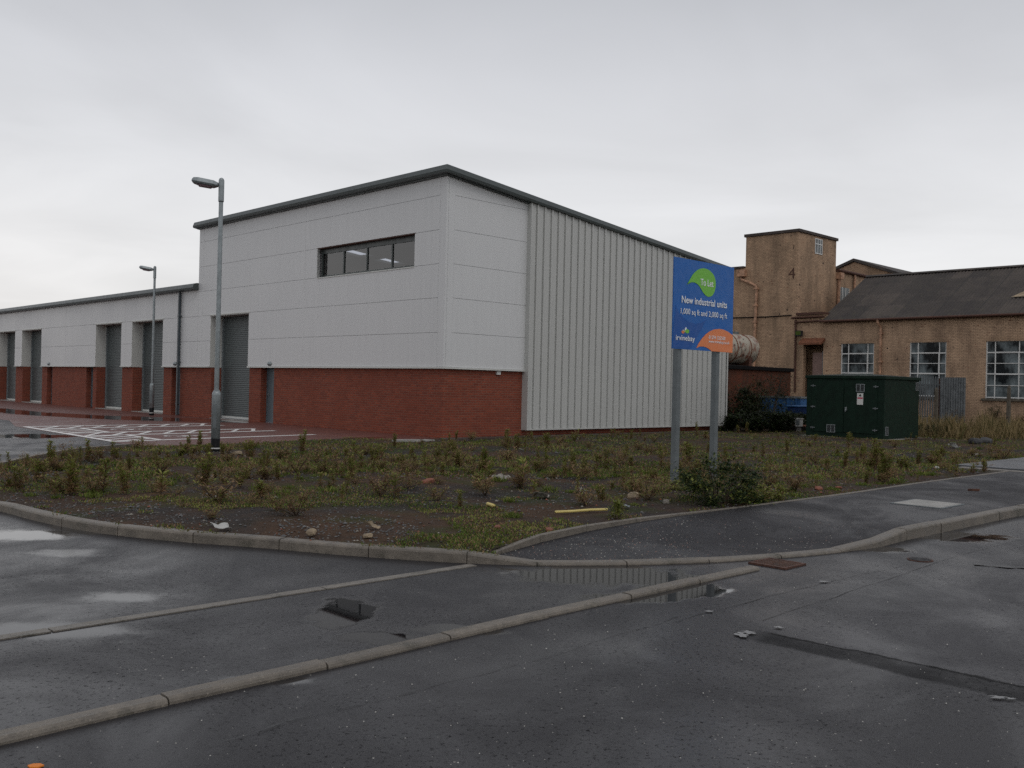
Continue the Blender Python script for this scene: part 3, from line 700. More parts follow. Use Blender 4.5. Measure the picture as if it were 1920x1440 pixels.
# ribbed cladding on the gable
prof = []; x = 3.40; pitch = .333
while x < XG-.02:
    prof += [(x, 0), (x+.216, 0), (x+.218, .03), (x+.233, .03), (x+.240, -.045), (x+.295, -.045), (x+.307, 0)]; x += pitch
prof = [(min(a, XG), b) for a, b in prof]; prof.append((XG, 0))
vs = []
for a, b in prof: vs += [(a, -.14+b, .23), (a, -.14+b, ZT-SL*a+.02)]
mb = MB(); mb.add(vs, [(2*i, 2*i+2, 2*i+3, 2*i+1) for i in range(len(prof)-1)]); mb.build('ribbed_cladding', 'rib_panel', U, fix=False)
mb = MB(); mb.mat('rib_panel'); mb.box((3.36, -.18, .23), (3.40, .08, ZT-SL*3.4)); mb.box((XG, -.18, .23), (XG+.10, .1, ZT-SL*XG)); mb.box((XG,.1,.23),(XG+.1,YT,ZT-SL*XG)); mb.box((3.36, -.185, .19), (XG+.10, .08, .229)); mb.build('edge_trim', None, U)
# roof and its fascia
mb = MB()
lights = [(5.25, 6.35, 12.4, 13.35), (6.95, 8.05, 12.35, 13.2)]
xs = sorted({-.1, XG+.15}|{l[0] for l in lights}|{l[1] for l in lights}); ys = sorted({-.1, YT+.05}|{l[2] for l in lights}|{l[3] for l in lights})
rz = lambda x: ZT+.12-SL*x
for xa, xb in zip(xs, xs[1:]):
    for ya, yb in zip(ys, ys[1:]):
        if any(l[0] <= xa and xb <= l[1] and l[2] <= ya and yb <= l[3] for l in lights): continue
        mb.add([(xa,ya,rz(xa)),(xb,ya,rz(xb)),(xb,yb,rz(xb)),(xa,yb,rz(xa)),(xa,ya,rz(xa)-.15),(xb,ya,rz(xb)-.15),(xb,yb,rz(xb)-.15),(xa,yb,rz(xa)-.15)], [(0,1,2,3),(7,6,5,4),(0,4,5,1),(1,5,6,2),(2,6,7,3),(3,7,4,0)])
rf = mb.build('roof', 'trim_grey', U)
for l in lights:
    mb = MB(); mb.add([(l[0],l[2],rz(l[0])-.05),(l[1],l[2],rz(l[1])-.05),(l[1],l[3],rz(l[1])-.05),(l[0],l[3],rz(l[0])-.05)], [(0,1,2,3)]); mb.build('rooflight', 'rooflight', rf, fix=False)
FP = [(-.06,0),(-.24,.03),(-.26,.10),(-.20,.25),(-.08,.29),(.12,.29),(.12,0)]
mb = MB(); prf = [(-a, b) for a, b in FP]
mb.sweep([(0, YT+.12, ZT), (0, 0, ZT), (XG+.25, 0, ZT-SL*(XG+.25))], [(-a_, b_) for a_, b_ in [(-q[0], q[1]) for q in prf]])
mb.build('roof_fascia', 'trim_grey', U)
shutter_door(U, *door); person_door(U, *pd); wall_light(U, 9.9)
mb = MB(); mb.box((2.2,.02,1.93),(2.36,.08,2.04)); mb.mat('white'); mb.build('vent', 'white', U)
# long high window
mb = MB(); fx = .17
mb.box((fx, win[0], 5.17), (fx+.07, win[1], 5.25)); mb.box((fx, win[0], 6.0), (fx+.07, win[1], 6.18))
ym = [win[0]+.03, 2.85, 4.2, 5.53, win[1]-.03]
for y in ym: mb.box((fx-.003, y-.03, 5.25), (fx+.072, y+.03, 6.0))
wn = mb.build('window', 'trim_grey', U)
for a, b in zip(ym, ym[1:]):
    m2 = MB(); m2.quad((fx+.03, a+.04, 6.0), (fx+.03, b-.04, 6.0), (fx+.03, b-.04, 5.25), (fx+.03, a+.04, 5.25)); m2.build('pane', 'pane', wn, fix=False)
mb = MB(); mb.box((.0, win[0]-.05, 6.165), (.17, win[1]+.05, 6.20)); mb.build('window_head', 'rust_dark', wn)
mb = MB(); mb.box((.0, win[1], 5.17), (.17, win[1]+.04, 6.16)); mb.box((-.02, win[0], 5.14), (.17, win[1], 5.169)); mb.build('window_sill', 'white_trim', wn)

# ------------------------------------------------------------------ low terrace
T = thing('industrial_terrace', 'low row of white clad workshop units with recessed grey shutters beside the tall unit', 'building', (0, YT, 0))
Y1 = 80; pairs = []; y = 19.04
ops = []; pds = []
base = 19.04
for k_ in range(4):
    o = k_*15.45
    ops += [(19.04+o, 22.33+o), (23.54+o, 26.68+o)]
    pds += [(17.42+o, 18.25+o), (27.12+o, 28.0+o)]
loc = lambda y: y-YT
mb = MB(); brickrun(mb, .003, loc(Y1), [(loc(a), loc(b)) for a, b in ops+pds])
for a, b in pds:
    for q in (a-.21, b): mb.box((.321, loc(q), -.3), (.42, loc(q)+.21, 2.1))
for a, b in ops:
    for q in (a-.22, b): mb.box((.321, loc(q), -.3), (.60, loc(q)+.22, 2.1))
mb.split('brick_wall', 'red_brick', T)
cols = [(.003, 7.35)]+[(7.35+7.7*i, 15.05+7.7*i) for i in range(7)]
mb = MB(); panel_grid(mb, cols, [2.1, 3.13, 4.16, 5.26], [(loc(a), loc(b), 2.1, 4.16) for a, b in ops]); mb.build('wall_panels', 'white_panel', T)
mb = MB()
ys = .003
for a, b in sorted(ops): mb.box((-.05, ys, 2.055), (.10, loc(a), 2.098)); ys = loc(b)
mb.box((-.05, ys, 2.055), (.10, loc(Y1), 2.098)); mb.split('flashing', 'white_trim', T)
mb = MB(); ys = .003
for a, b in sorted(ops): mb.box((.085, ys, 2.1), (.30, loc(a), 5.2)); mb.box((.085, loc(a), 4.2), (.30, loc(b), 5.2)); ys = loc(b)
mb.box((.085, ys, 2.1), (.30, loc(Y1), 5.2)); mb.box((10.8, .003, -.1), (11, loc(Y1), 4.4)); mb.build('inner_wall', 'interior', T)
mb = MB(); mb.add([(-.1,.003,5.36),(11,.003,4.5),(11,loc(Y1),4.5),(-.1,loc(Y1),5.36),(-.1,.003,5.26),(11,.003,4.4),(11,loc(Y1),4.4),(-.1,loc(Y1),5.26)], [(0,1,2,3),(7,6,5,4),(0,4,5,1),(1,5,6,2),(2,6,7,3),(3,7,4,0)]); mb.build('roof', 'trim_grey', T)
mb = MB(); mb.sweep([(0, loc(Y1), 5.24), (0, .0, 5.24)], prf); mb.build('roof_fascia', 'trim_grey', T)
for a, b in ops: shutter_door(T, loc(a), loc(b))
for a, b in pds: person_door(T, loc(a), loc(b))
for k_ in range(4): wall_light(T, loc(17.75+15.45*k_))
for k_ in range(2):
    yy = loc(17.30+k_*30.9)
    mb = MB(); mb.box((-.13, yy-.05, .03), (-.03, yy+.05, 5.22))
    for z in (.5, 2.25, 4.2): mb.box((-.135, yy-.09, z), (-.0, yy+.09, z+.04))
    mb.build('downpipe', 'pipe_grey', T)
site(T, (0, YT, 0))

# ------------------------------------------------------------------ street lamps
def lamp(loc, label, hz, ang):
    t = thing('street_lamp', label, 'street lamp', loc, 'lamp columns by the car park')
    t.rotation_euler = (0, 0, 0)
    mb = MB(); mb.tube([(0,0,.32),(0,0,1.25),(0,0,1.30),(0,0,1.36)], [.095,.095,.09,.055], 20); b = mb.build('base_section', 'galv', t, smooth=False); smooth_by(b)
    mb = MB(); mb.tube([(0,0,-.2),(0,0,.32)], .0965, 20); smooth_by(mb.build('base_band', 'black', t))
    mb = MB(); mb.tube([(0,0,.10),(0,0,.125)], .0985, 20); mb.build('stripe', 'white', t)
    mb = MB(); mb.box((-.04,-.10,.55),(.04,-.088,1.05)); dd_ = mb.build('access_door', 'galv_dull', t)
    mb = MB(); mb.tube([(0,0,1.34),(0,0,hz-.5)], [.052,.046], 18); smooth_by(mb.build('pole', 'galv', t))
    mb = MB(); mb.tube([(0,0,hz-.52),(0,0,hz-.5),(0,0,hz-.06),(0,0,hz-.02),(0,0,hz)], [.054,.06,.06,.045,.012], 18); smooth_by(mb.build('pole_cap', 'galv', t))
    # head: an angular lantern tilted up, wider at the tip
    e = bpy.data.objects.new('lantern', None); 
    mb = MB(); rings = []
    for (s, w, zt_, zb_) in ((.06,.03,.03,-.03),(.10,.08,.07,-.05),(.20,.14,.10,-.085),(.60,.15,.105,-.09),(.72,.12,.085,-.07),(.76,.08,.04,-.045)):
        rings.append([(-s,-w,zb_*.4),(-s,-w*.7,zt_*.8),(-s,0,zt_),(-s,w*.7,zt_*.8),(-s,w,zb_*.4),(-s,w*.75,zb_),(-s,-w*.75,zb_)])
    n_ = 7; vs = [q for r_ in rings for q in r_]
    fs = [(i*n_+j, i*n_+(j+1) % n_, (i+1)*n_+(j+1) % n_, (i+1)*n_+j) for i in range(len(rings)-1) for j in range(n_)]+[tuple(range(n_)), tuple((len(rings)-1)*n_+j for j in range(n_))]
    mb.add(vs, fs); mb.tube([(.03,0,0),(-.1,0,0)], .022, 10)
    h = mb.build('lantern', 'galv', t); bevel(h, .008)
    h.scale = (.82, .8, .78); h.location = (0, 0, hz-.17); h.rotation_euler = (R(-8), R(9), ang)
    mb = MB(); mb.add([(-.24,-.095,-.09),(-.24,.095,-.09),(-.60,.095,-.0945),(-.60,-.095,-.0945),(-.27,-.07,-.125),(-.27,.07,-.125),(-.57,.07,-.13),(-.57,-.07,-.13)], [(0,1,2,3),(7,6,5,4),(0,4,5,1),(1,5,6,2),(2,6,7,3),(3,7,4,0)])
    l = mb.build('lens', 'lens', h)
    return t
a = GL(403.5, 850); lamp((a.x, a.y, 0), 'near galvanised lamp column standing in the weedy bed in front of the tall unit', 5.92, R(4))
a = GL(284, 779); lamp((a.x, a.y, 0), 'farther galvanised lamp column standing on the red paving by the low shutters', 6.28, R(10))

# ------------------------------------------------------------------ To Let sign
SY = -12.68
bl = ony(1259, 653.5, SY); tl = ony(1266.8, 481.7, SY); trp = ony(1377.5, 501.5, SY); br = ony(1372, 661, SY)
bx0 = (bl.x+tl.x)/2; bx1 = (trp.x+br.x)/2; bz0 = (bl.z+br.z)/2; bz1 = (tl.z+trp.z)/2
S = thing('to_let_sign', 'blue to let board on two grey posts at the edge of the weedy bed', 'sign', (bx0, SY, 0))
bw, bh = bx1-bx0, bz1-bz0
def sp_(zx, zy, d=0):    # board coordinates of a surveyed point on the board
    p = ony(1250+zx/6.857, 470+zy/6.857, SY); return (p.x-bx0, p.z)
mb = MB(); mb.box((0, 0, bz0), (bw, .02, bz1)); board = mb.build('board', 'sign_blue', S)
def decal(pts, mt, name, y):
    pts = [sp_(*p) for p in pts]; mb = MB(); mb.prism([(min(bw, max(0, a)), min(bz1, max(bz0, b))) for a, b in pts], 1, -y-.0015, -y); return mb.build(name, mt, board)
def curve(pts, n=6):
    out = []; N_ = len(pts)
    for i in range(N_):
        p0, p1, p2, p3 = (Vector(pts[(i+j-1) % N_]) for j in range(4))
        for k_ in range(n):
            t = k_/n; out.append(tuple(.5*((2*p1)+(-p0+p2)*t+(2*p0-5*p1+4*p2-p3)*t*t+(-p0+3*p1-3*p2+p3)*t**3)))
    return out
decal([(115,700)]+[(a, b) for a, b in ((150,790),(210,860),(290,915),(370,940),(450,925),(520,880),(500,900),(470,960),(450,1010),(400,1090),(350,1180),(300,1262))]+[(70,1245),(85,1000)], 'sign_blue_dark', 'emblem', .001)
decal([(258,436)]+[(a, b) for a, b in curve([(270,400),(330,310),(400,245),(470,226),(540,248),(600,310),(628,400),(620,500),(590,570),(545,593),(500,576),(455,520),(420,460),(380,420),(330,405),(285,414)], 4)[4:-1]], 'sign_green', 'emblem', .004)
decal([(378,1252),(405,1195),(450,1128),(500,1075),(545,1040),(600,1015),(670,1005),(730,1016),(790,1045),(850,1090),(850,1330),(575,1296),(545,1268),(510,1245),(470,1232),(425,1230)], 'sign_orange', 'emblem', .004)
def words(body, x0, y0, x1, y1, hpx, mt='sign_white', off=0.0):
    """baseline from (x0,y0) to (x1,y1) in surveyed board points; hpx cap height"""
    a = sp_(x0, y0); b = sp_(x1, y1); t = sp_(x0, y0-hpx); h = t[1]-a[1]
    me = text_mesh(body, 1.0, 1.0, .001, off); wd = max(v.co.x for v in me.vertices)-min(v.co.x for v in me.vertices); x_ = min(v.co.x for v in me.vertices)
    sx = (b[0]-a[0])/wd; sz = h/.66
    for v in me.vertices: c = v.co.copy(); v.co = ((c.x-x_)*sx, -c.z, c.y*sz)
    me.materials.append(M[mt]); o = bpy.data.objects.new('lettering', me); C.objects.link(o); o.parent = board; o.location = (a[0], -.0085, a[1]); return o
words('To Let', 430, 442, 595, 468, 80, off=.012)
words('New industrial units', 188, 665, 770, 748, 84, off=.014)
words('1,000 sq ft and 2,000 sq ft', 176, 806, 770, 870, 68, off=.003)
words('irvinebay', 112, 1145, 356, 1160, 64, off=.006)
words('01294 322500', 536, 1132, 748, 1148, 42); words('www.irvinebay.co.uk', 534, 1182, 800, 1206, 36)
for (cx, cy, rx, ry, a, mt) in ((262,1036,26,28,-.3,'sign_green'),(242,1005,10,22,.35,'sign_white'),(205,1047,16,20,-.6,'sign_orange'),(226,1036,7,17,-.5,'yellow'),(212,1024,6,10,-.8,'white')):
    decal([(cx+rx*math.cos(t)*math.cos(a)-ry*math.sin(t)*math.sin(a), cy+rx*math.cos(t)*math.sin(a)+ry*math.sin(t)*math.cos(a)) for t in [i*math.pi/7 for i in range(14)]], mt, 'emblem', .003+.0003*cx/100)
for px_, in ((1270,),(1342,)):
    xx = ony(px_, 700, SY+.06).x-bx0
    mb = MB(); mb.box((xx-.05, .022, -.3), (xx+.05, .12, bz1-.1)); bevel(mb.build('post', 'galv_dull', S), .008)
mb = MB()
for z in (bz0+.25, bz1-.25): mb.box((.05, .0205, z-.02), (bw-.05, .06, z+.02))
mb.split('rail', 'galv', S)

# ------------------------------------------------------------------ green substation housing
gx, gy = 13.68, -7.08
GB = thing('electrical_kiosk', 'dark green box-shaped substation kiosk with warning notice and pale vents', 'electrical box', (gx, gy, 0))
w_, d_, h_ = 2.80, 2.90, 2.27
hbz = .05
mb = MB(); mb.box((0, 0, hbz), (w_, d_, h_-.16)); bevel(mb.build('housing', 'green_box', GB), .02)
mb = MB(); mb.box((-.05, -.05, h_-.16), (w_+.05, d_+.05, h_-.05)); mb.add([(-.05,-.05,h_-.05),(w_+.05,-.05,h_-.05),(w_+.05,d_+.05,h_-.05),(-.05,d_+.05,h_-.05),(w_/2,d_/2,h_+.06)], [(0,1,4),(1,2,4),(2,3,4),(3,0,4)]); bevel(mb.build('roof', 'green_box', GB), .015)
mb = MB(); mb.box((-.12, -.12, -.1), (w_+.12, d_+.12, .05)); mb.build('plinth', 'concrete', GB)
for ya, yb in ((.25, 1.45), (1.47, 2.67)):
    mb = MB(); mb.box((-.03, ya, .22), (-.001, yb, h_-.26)); dr = bevel(mb.build('door', 'green_box', GB), .008)
    for z in (.35, 1.1, 1.85):
        yh = ya+.05 if ya < 1 else yb-.05
        m2 = MB(); m2.box((-.05, yh-.09, z-.018), (-.031, yh+.09, z+.018)); m2.box((-.06, yh-.02, z-.04), (-.05, yh+.02, z+.04)); m2.build('hinge', 'galv_dull', dr)
    if ya < 1:
        m2 = MB(); m2.box((-.07, yb-.12, 1.0), (-.031, yb-.06, 1.12)); m2.tube([(-.07, yb-.09, 1.03), (-.09, yb-.09, 1.0), (-.09, yb-.09, .95)], .012, 6); m2.build('lock', 'galv', dr)
def louvre(o, ax, a, b, z0, z1):
    mb = MB(); mb.mat('galv'); t = .02; y0 = -.034 if ax == 0 else -.004
    def bx(p0, p1, q0, q1, d0, d1):
        if ax == 0: mb.box((d0, p0, q0), (d1, p1, q1))
        else: mb.box((p0, d0, q0), (p1, d1, q1))
    bx(a, b, z0, z0+t, y0-.02, y0); bx(a, b, z1-t, z1, y0-.02, y0); bx(a, a+t, z0+t, z1-t, y0-.02, y0); bx(b-t, b, z0+t, z1-t, y0-.02, y0); bx((a+b)/2-.01, (a+b)/2+.01, z0+t, z1-t, y0-.018, y0)
    mb.mat('dark'); bx(a+t, b-t, z0+t, z1-t, y0-.006, y0)
    mb.mat('galv_dull'); z = z0+.05
    while z < z1-.05: bx(a+t, b-t, z, z+.01, y0-.014, y0-.006); z += .045
    mb.build('vent', None, o)
def bxy(u, v): p = onx(u, v, gx); return p.y-gy, p.z
for (u0, v0, u1, v1) in ((1606.5,720,1622,735),(1551,795,1566.5,811)):
    a = bxy(u0, v0); b = bxy(u1, v1); louvre(GB, 0, b[0], a[0], (a[1]+b[1])/2-.14, (a[1]+b[1])/2+.14)
louvre(GB, 1, 2.46, 2.70, 1.75, 2.05); louvre(GB, 1, .08, .30, .18, .48)
a = bxy(1608, 737); b = bxy(1619, 759)
mb = MB(); mb.mat('white'); mb.box((-.037, b[0], b[1]), (-.032, a[0], a[1]))
mb.mat('sign_orange'); mb.mats[-1] = 'sign_orange'
nt = mb.build('notice', None, GB)
k = N('notice_pink'); k.set(color=(.55, .06, .12), rough=.5); M['pink'] = k.m
m2 = MB(); zc = (a[1]+b[1])/2; yc = (a[0]+b[0])/2; wy = abs(a[0]-b[0])
m2.mat('pink'); m2.box((-.0385, yc-wy*.42, zc-.0), (-.0372, yc+wy*.42, zc+.055))
m2.mat('black'); m2.prism([(yc-.05, a[1]-.11), (yc+.05, a[1]-.11), (yc, a[1]-.02)], 0, -.0386, -.0373); m2.build('warning_symbol', None, nt)

# ------------------------------------------------------------------ old brick works
X0 = 33.4; yc0 = 7.33; zb = 9.22
B = thing('brick_works', 'old buff brick works with square tower, downpipe and flat roofed doorway link', 'building', (X0, 5.60, 0))
def bl_(y): return y-5.60
mb = MB()
mb.mat('buff_brick')
mb.box((0, bl_(yc0), -.3), (4.65, bl_(10.9), 11.12))                                # tower
mb.box((.002, bl_(10.9)+.001, -.3), (12, bl_(40), zb))                                   # left block
mb.box((4.651, bl_(yc0)+.002, -.3), (11.5, bl_(10.9), 9.2))
mb.build('wall', None, B)
# link in front: low part joined to the workshop, with the door recess
dl, dr_ = onx(1507, 640, X0).y, onx(1544, 640, X0).y
mb = MB(); zl = 6.15
mb.box((0, bl_(dl), -.3), (.3, bl_(yc0)-.001, zl)); mb.box((0, 0.003, -.3), (.3, bl_(dr_), zl)); mb.box((0, bl_(dr_), 4.45), (.3, bl_(dl), zl)); mb.box((1.2, .003, -.3), (1.4, bl_(yc0)-.001, zl)); mb.box((.3, .003, -.3), (1.2, .05, zl)); mb.box((.3, bl_(yc0)-.1, -.3), (1.2, bl_(yc0)-.002, zl))
mb.build('link_wall', 'buff_brick', B)
mb = MB(); mb.box((-.12, -.0, zl), (4.5, bl_(yc0)-.004, zl+.14)); mb.build('link_roof', 'rust_dark', B)
mb = MB(); mb.box((.55, bl_(dr_)+.0, -.2), (.6, bl_(dr_)+.95, 3.95)); mb.build('door', 'pink_door', B)
mb = MB(); mb.box((.02, bl_(dr_)-.06, -.2), (.2, bl_(dr_)+.05, 4.0)); mb.build('door_frame', 'galv_dull', B)
mb = MB(); mb.add([(-.45,bl_(dr_)-.1,4.5),(-.45,bl_(dl)+.1,4.5),(0,bl_(dl)+.1,4.78),(0,bl_(dr_)-.1,4.78),(-.45,bl_(dr_)-.1,4.38),(-.45,bl_(dl)+.1,4.38),(0,bl_(dl)+.1,4.6),(0,bl_(dr_)-.1,4.6)], [(0,1,2,3),(7,6,5,4),(0,4,5,1),(1,5,6,2),(2,6,7,3),(3,7,4,0)]); mb.build('canopy', 'rust', B)
mb = MB(); q = onx(1502, 626, X0); mb.box((-.35, bl_(q.y)-.2, q.z-.15), (-.12, bl_(q.y)+.2, q.z+.18)); mb.box((-.12, bl_(q.y)-.03, q.z-.03), (0, bl_(q.y)+.03, q.z+.03)); bevel(mb.build('floodlight', 'dark', B), .02)
mb = MB(); mb.box((-.353, bl_(q.y)-.16, q.z-.08), (-.351, bl_(q.y)+.16, q.z+.14)); mb.build('floodlight_glass', 'moss', B)
# parapet copings
mb = MB(); mb.box((-.1, bl_(yc0)-.1, 11.12), (4.75, bl_(10.9)+.1, 11.3)); bevel(mb.build('tower_coping', 'coping_old', B), .02)
mb = MB(); mb.box((-.1, bl_(10.9)+.1, zb), (12, bl_(40), zb+.12)); mb.build('coping', 'coping_old', B)
mb = MB(); mb.tube([(4.75, bl_(yc0)-.12, 9.32), (11.5, bl_(yc0)-.12, 9.28)], .09, 8); mb.box((4.7, bl_(yc0)-.1, 9.202), (11.6, bl_(10.9), 9.34)); mb.build('gutter', 'rust_dark', B)
# tower window, with broken panes
mb = MB(); mb.mat('grime'); mb.box((1.95, bl_(yc0)-.012, 10.05), (2.85, bl_(yc0)-.004, 10.98)); 
tw = mb.build('window', None, B)
mb = MB()
for xx in (1.95, 2.25, 2.55, 2.80): mb.box((xx, bl_(yc0)-.03, 10.05), (xx+.05, bl_(yc0)-.013, 10.98))
for zz_ in (10.05, 10.62, 10.93): mb.box((1.95, bl_(yc0)-.034, zz_), (2.85, bl_(yc0)-.031, zz_+.05))
mb.build('frame', 'white', tw)
mb = MB(); mb.mat('grime'); mb.box((5.0, bl_(yc0)-.02, 7.3), (6.4, bl_(yc0)-.004, 8.3)); w2 = mb.build('window', None, B)
mb = MB()
for xx in (5.0, 5.45, 5.9, 6.35): mb.box((xx, bl_(yc0)-.05, 7.3), (xx+.06, bl_(yc0)-.021, 8.3))
mb.build('frame', 'white', w2)
# downpipe with hopper, cable, conduits
def wp(u, v, off=.12): p = onx(u, v, X0-off); return Vector((-off, bl_(p.y), p.z))
mb = MB(); mb.tube([wp(1390,518), wp(1390,524), wp(1416,535), wp(1419,541), wp(1417,580), wp(1414.5,640), wp(1413,735)], .085, 10); q = wp(1391,512); mb.box((-.28, q.y-.28, q.z-.22), (-.001, q.y+.28, q.z+.2))
for v in (541, 573, 604): q = wp(1418-(v-541)*.04, v); mb.box((-.23, q.y-.13, q.z-.05), (-.001, q.y+.13, q.z+.05))
mb.split('downpipe', 'pipe_rust', B)
mb = MB(); mb.tube([wp(1340,597,.05), wp(1405,595,.05), wp(1440,594,.05), wp(1484,591,.05)], .035, 6); mb.build('cable', 'black', B)
mb = MB(); mb.tube([wp(1484,596,.1), wp(1546,593,.1)], .06, 8); mb.tube([wp(1490,604,.1), wp(1545,601,.1)], .05, 8); mb.tube([wp(1492,600,.06), wp(1490,735,.06)], .06, 8); mb.split('conduit', 'rust_dark', B)
q = wp(1566, 515, .1)
mb = MB(); xx = 4.75; mb.tube([(xx+.1, bl_(yc0)-.2, 9.1), (xx+.1, bl_(yc0)-.15, 8.5), (xx+.0, bl_(yc0)-.15, 6.3)], .10, 8); mb.box((xx-.05, bl_(yc0)-.35, 8.75), (xx+.35, bl_(yc0)-.0, 9.15)); mb.tube([(7.0, bl_(yc0)-.12, 9.2), (7.0, bl_(yc0)-.12, 6.3)], .08, 8); mb.split('downpipe', 'pipe_rust', B)
k_ = text_mesh('4', .95, 1.0, .004); 
for v in k_.vertices: c = v.co.copy(); v.co = (-c.z-.006, -c.x, c.y)
k_.materials.append(M['rust_dark']); o = bpy.data.objects.new('painted_number', k_); C.objects.link(o); o.parent = B; q = wp(1478, 523, .0); o.location = (-.002, q.y, q.z)
# gable of the hall behind
H = thing('brick_hall', 'brick gable of a higher hall seen beyond the tower', 'building', (46, 5.6, 0))
pk = onx(1602, 490, 46); le = onx(1567, 508, 46); re = onx(1677, 513, 46)
sl = (pk.z-re.z)/(pk.y-re.y); hw = pk.y-re.y
yL = pk.y+hw
mb = MB(); mb.prism([(re.y-5.6, -.3), (yL-5.6, -.3), (yL-5.6, re.z), (pk.y-5.6, pk.z-.05), (re.y-5.6, re.z)], 0, 0, 10); mb.build('wall', 'buff_brick', H)
mb = MB()
for (ya, za, yb, zb_) in ((re.y-.25, re.z-.1, pk.y, pk.z), (yL+.25, re.z-.1, pk.y, pk.z)):
    mb.add([(-.15,ya-5.6,za),(10,ya-5.6,za),(10,yb-5.6,zb_),(-.15,yb-5.6,zb_),(-.15,ya-5.6,za+.2),(10,ya-5.6,za+.2),(10,yb-5.6,zb_+.2),(-.15,yb-5.6,zb_+.2)], [(3,2,1,0),(4,5,6,7),(0,1,5,4),(1,2,6,5),(2,3,7,6),(3,0,4,7)])
mb.build('roof', 'corr_roof', H)

# ---- single storey workshop
Wk = thing('brick_workshop', 'single storey buff brick workshop with dark corrugated roof and metal windows', 'building', (X0, 5.60, 0))
wl = lambda y: y-5.60
Yend = -26
wins = [(2.56, 4.52), (-1.38, .57), (-5.32, -3.36), (-9.3, -7.35), (-13.3, -11.35)]
mb = MB(); ys = Yend; ze = 5.78
for a, b in sorted(wins):
    mb.box((0, wl(ys), -.3), (.25, wl(a), ze)); mb.box((0, wl(a), -.3), (.25, wl(b), 1.5)); mb.box((0, wl(a), 4.43), (.25, wl(b), ze)); ys = b
mb.box((0, wl(ys), -.3), (.25, -.002, ze))
ax, az = 5.77, 8.86
mb.prism([(.25, -.3), (ax*2, -.3), (ax*2, ze), (ax, az-.1), (.25, ze)], 1, -.25, -.003)
mb.build('wall', 'buff_pale', Wk)
# corrugated slopes
pitch = .19; dy = .0475; y = .25; vs = []; n_ = 0; i_ = 0
d0 = Vector((-.3, 0)); 
ynow = .22; rows = []
while ynow > wl(Yend):
    h = .036*math.cos(2*math.pi*ynow/pitch); rows.append((ynow, h)); ynow -= dy
segs = 5
for (yy, h) in rows:
    for s in range(segs):
        t = s/(segs-1); xx = -.28+(ax+.28)*t; zz_ = ze-.10+(az-ze+.10)*t
        sag = -.05*math.sin(t*math.pi)*(.6+.4*math.sin(yy*.4)); vs.append((xx, yy, zz_+h+sag+.04))
fs = [(i*segs+j, (i+1)*segs+j, (i+1)*segs+j+1, i*segs+j+1) for i in range(len(rows)-1) for j in range(segs-1)]
mb = MB(); mb.add(vs, fs); mb.add([(ax, .2, az), (2*ax+.3, .2, ze-.1), (2*ax+.3, wl(Yend), ze-.1), (ax, wl(Yend), az)], [(0,1,2,3)])
rf = mb.build('roof', 'corr_roof', Wk, smooth=True, fix=False)
mb = MB(); 
yy = .24
while yy > wl(Yend):
    mb.prism([(ax-.22, az-.03+.04), (ax, az+.13), (ax+.22, az-.03+.04), (ax, az+.05)], 1, yy-1.0, yy-.01); yy -= 1.0
mb.build('ridge', 'corr_roof', rf)
q = Vector((ax*.62, wl(-6.6)))
slp = (az-ze+.10)/(ax+.28)
def onroof(x_, y_, dz=.085): return (x_, y_, ze-.10+(x_+.28)*slp+dz)
d_ = ray(1916, 552); loc0 = L(EYE); dx_, dy_ = d_.dot(EX), d_.dot(EY)
tt = (ze-.06+slp*(.28-X0+loc0.x)-loc0.z)/(d_.z-slp*dx_); hx, hy = loc0.x+dx_*tt-X0, wl(loc0.y+dy_*tt)
mb = MB(); mb.add([onroof(hx-.35, hy+.42), onroof(hx-.35, hy-.4), onroof(hx+.55, hy-.45), onroof(hx+.3, hy-.05)], [(0,1,2,3)]); mb.build('roof_patch', 'card', rf)
mb = MB(); 
mb.tube([(-.36, .1, ze-.06), (-.36, wl(Yend), ze-.02)], .065, 8); mb.build('gutter', 'rust_dark', Wk)
q = onx(1650, 600, X0-.15); yy = wl(q.y)
mb = MB(); mb.tube([(-.36, yy+.05, ze-.05), (-.34, yy+.04, ze-.22), (-.12, yy-.05, ze-.5), (-.12, yy-.05, 0)], .065, 10)
for z in (4.9, 3.35): mb.box((-.2, yy-.15, z), (-.001, yy+.05, z+.09))
mb.build('downpipe', 'pipe_rust', Wk)
zr = [4.43, 3.85, 3.30, 2.76, 2.17, 1.56]
for a, b in wins:
    mb = MB(); mb.box((.10, wl(a), 1.5), (.12, wl(b), 4.43)); w = mb.build('window', 'grime', Wk)
    mb = MB(); t = .022; yl_, yr_ = wl(b)-.44, wl(a)+.38
    for yy, t_ in ((wl(b)-.03, .03), (yl_, .022), (yr_, .022), (wl(a)+.03, .03)): mb.box((.06, yy-t_, 1.5), (.099, yy+t_, 4.43))
    for i, z in enumerate(zr): tz = .03 if i in (1, 3, 5) else .017; mb.box((.056, wl(a), z-tz), (.0985, wl(b), z+tz))
    mb.mat('white'); mb.box((.045, yr_+.02, zr[3]-.04), (.0555, yl_-.02, zr[3]+.0)); mb.box((.045, yr_+.02, zr[1]), (.0555, yl_-.02, zr[1]+.04)); mb.box((.045, yl_-.045, zr[3]), (.0555, yl_+.0, zr[1])); mb.box((.045, yr_-.0, zr[3]), (.0555, yr_+.045, zr[1]))
    mb.build('frame', 'white', w)
    mb = MB(); mb.box((-.12, wl(a)-.16, 1.39), (.09, wl(b)+.16, 1.5)); mb.build('sill', 'conc_post', w)
    mb = MB(); mb.box((-.006, wl(a)-.2, 4.432), (-.001, wl(b)+.2, 4.62)); mb.build('lintel', 'buff_brick', w)
site(Wk, (X0, 5.6, 0))

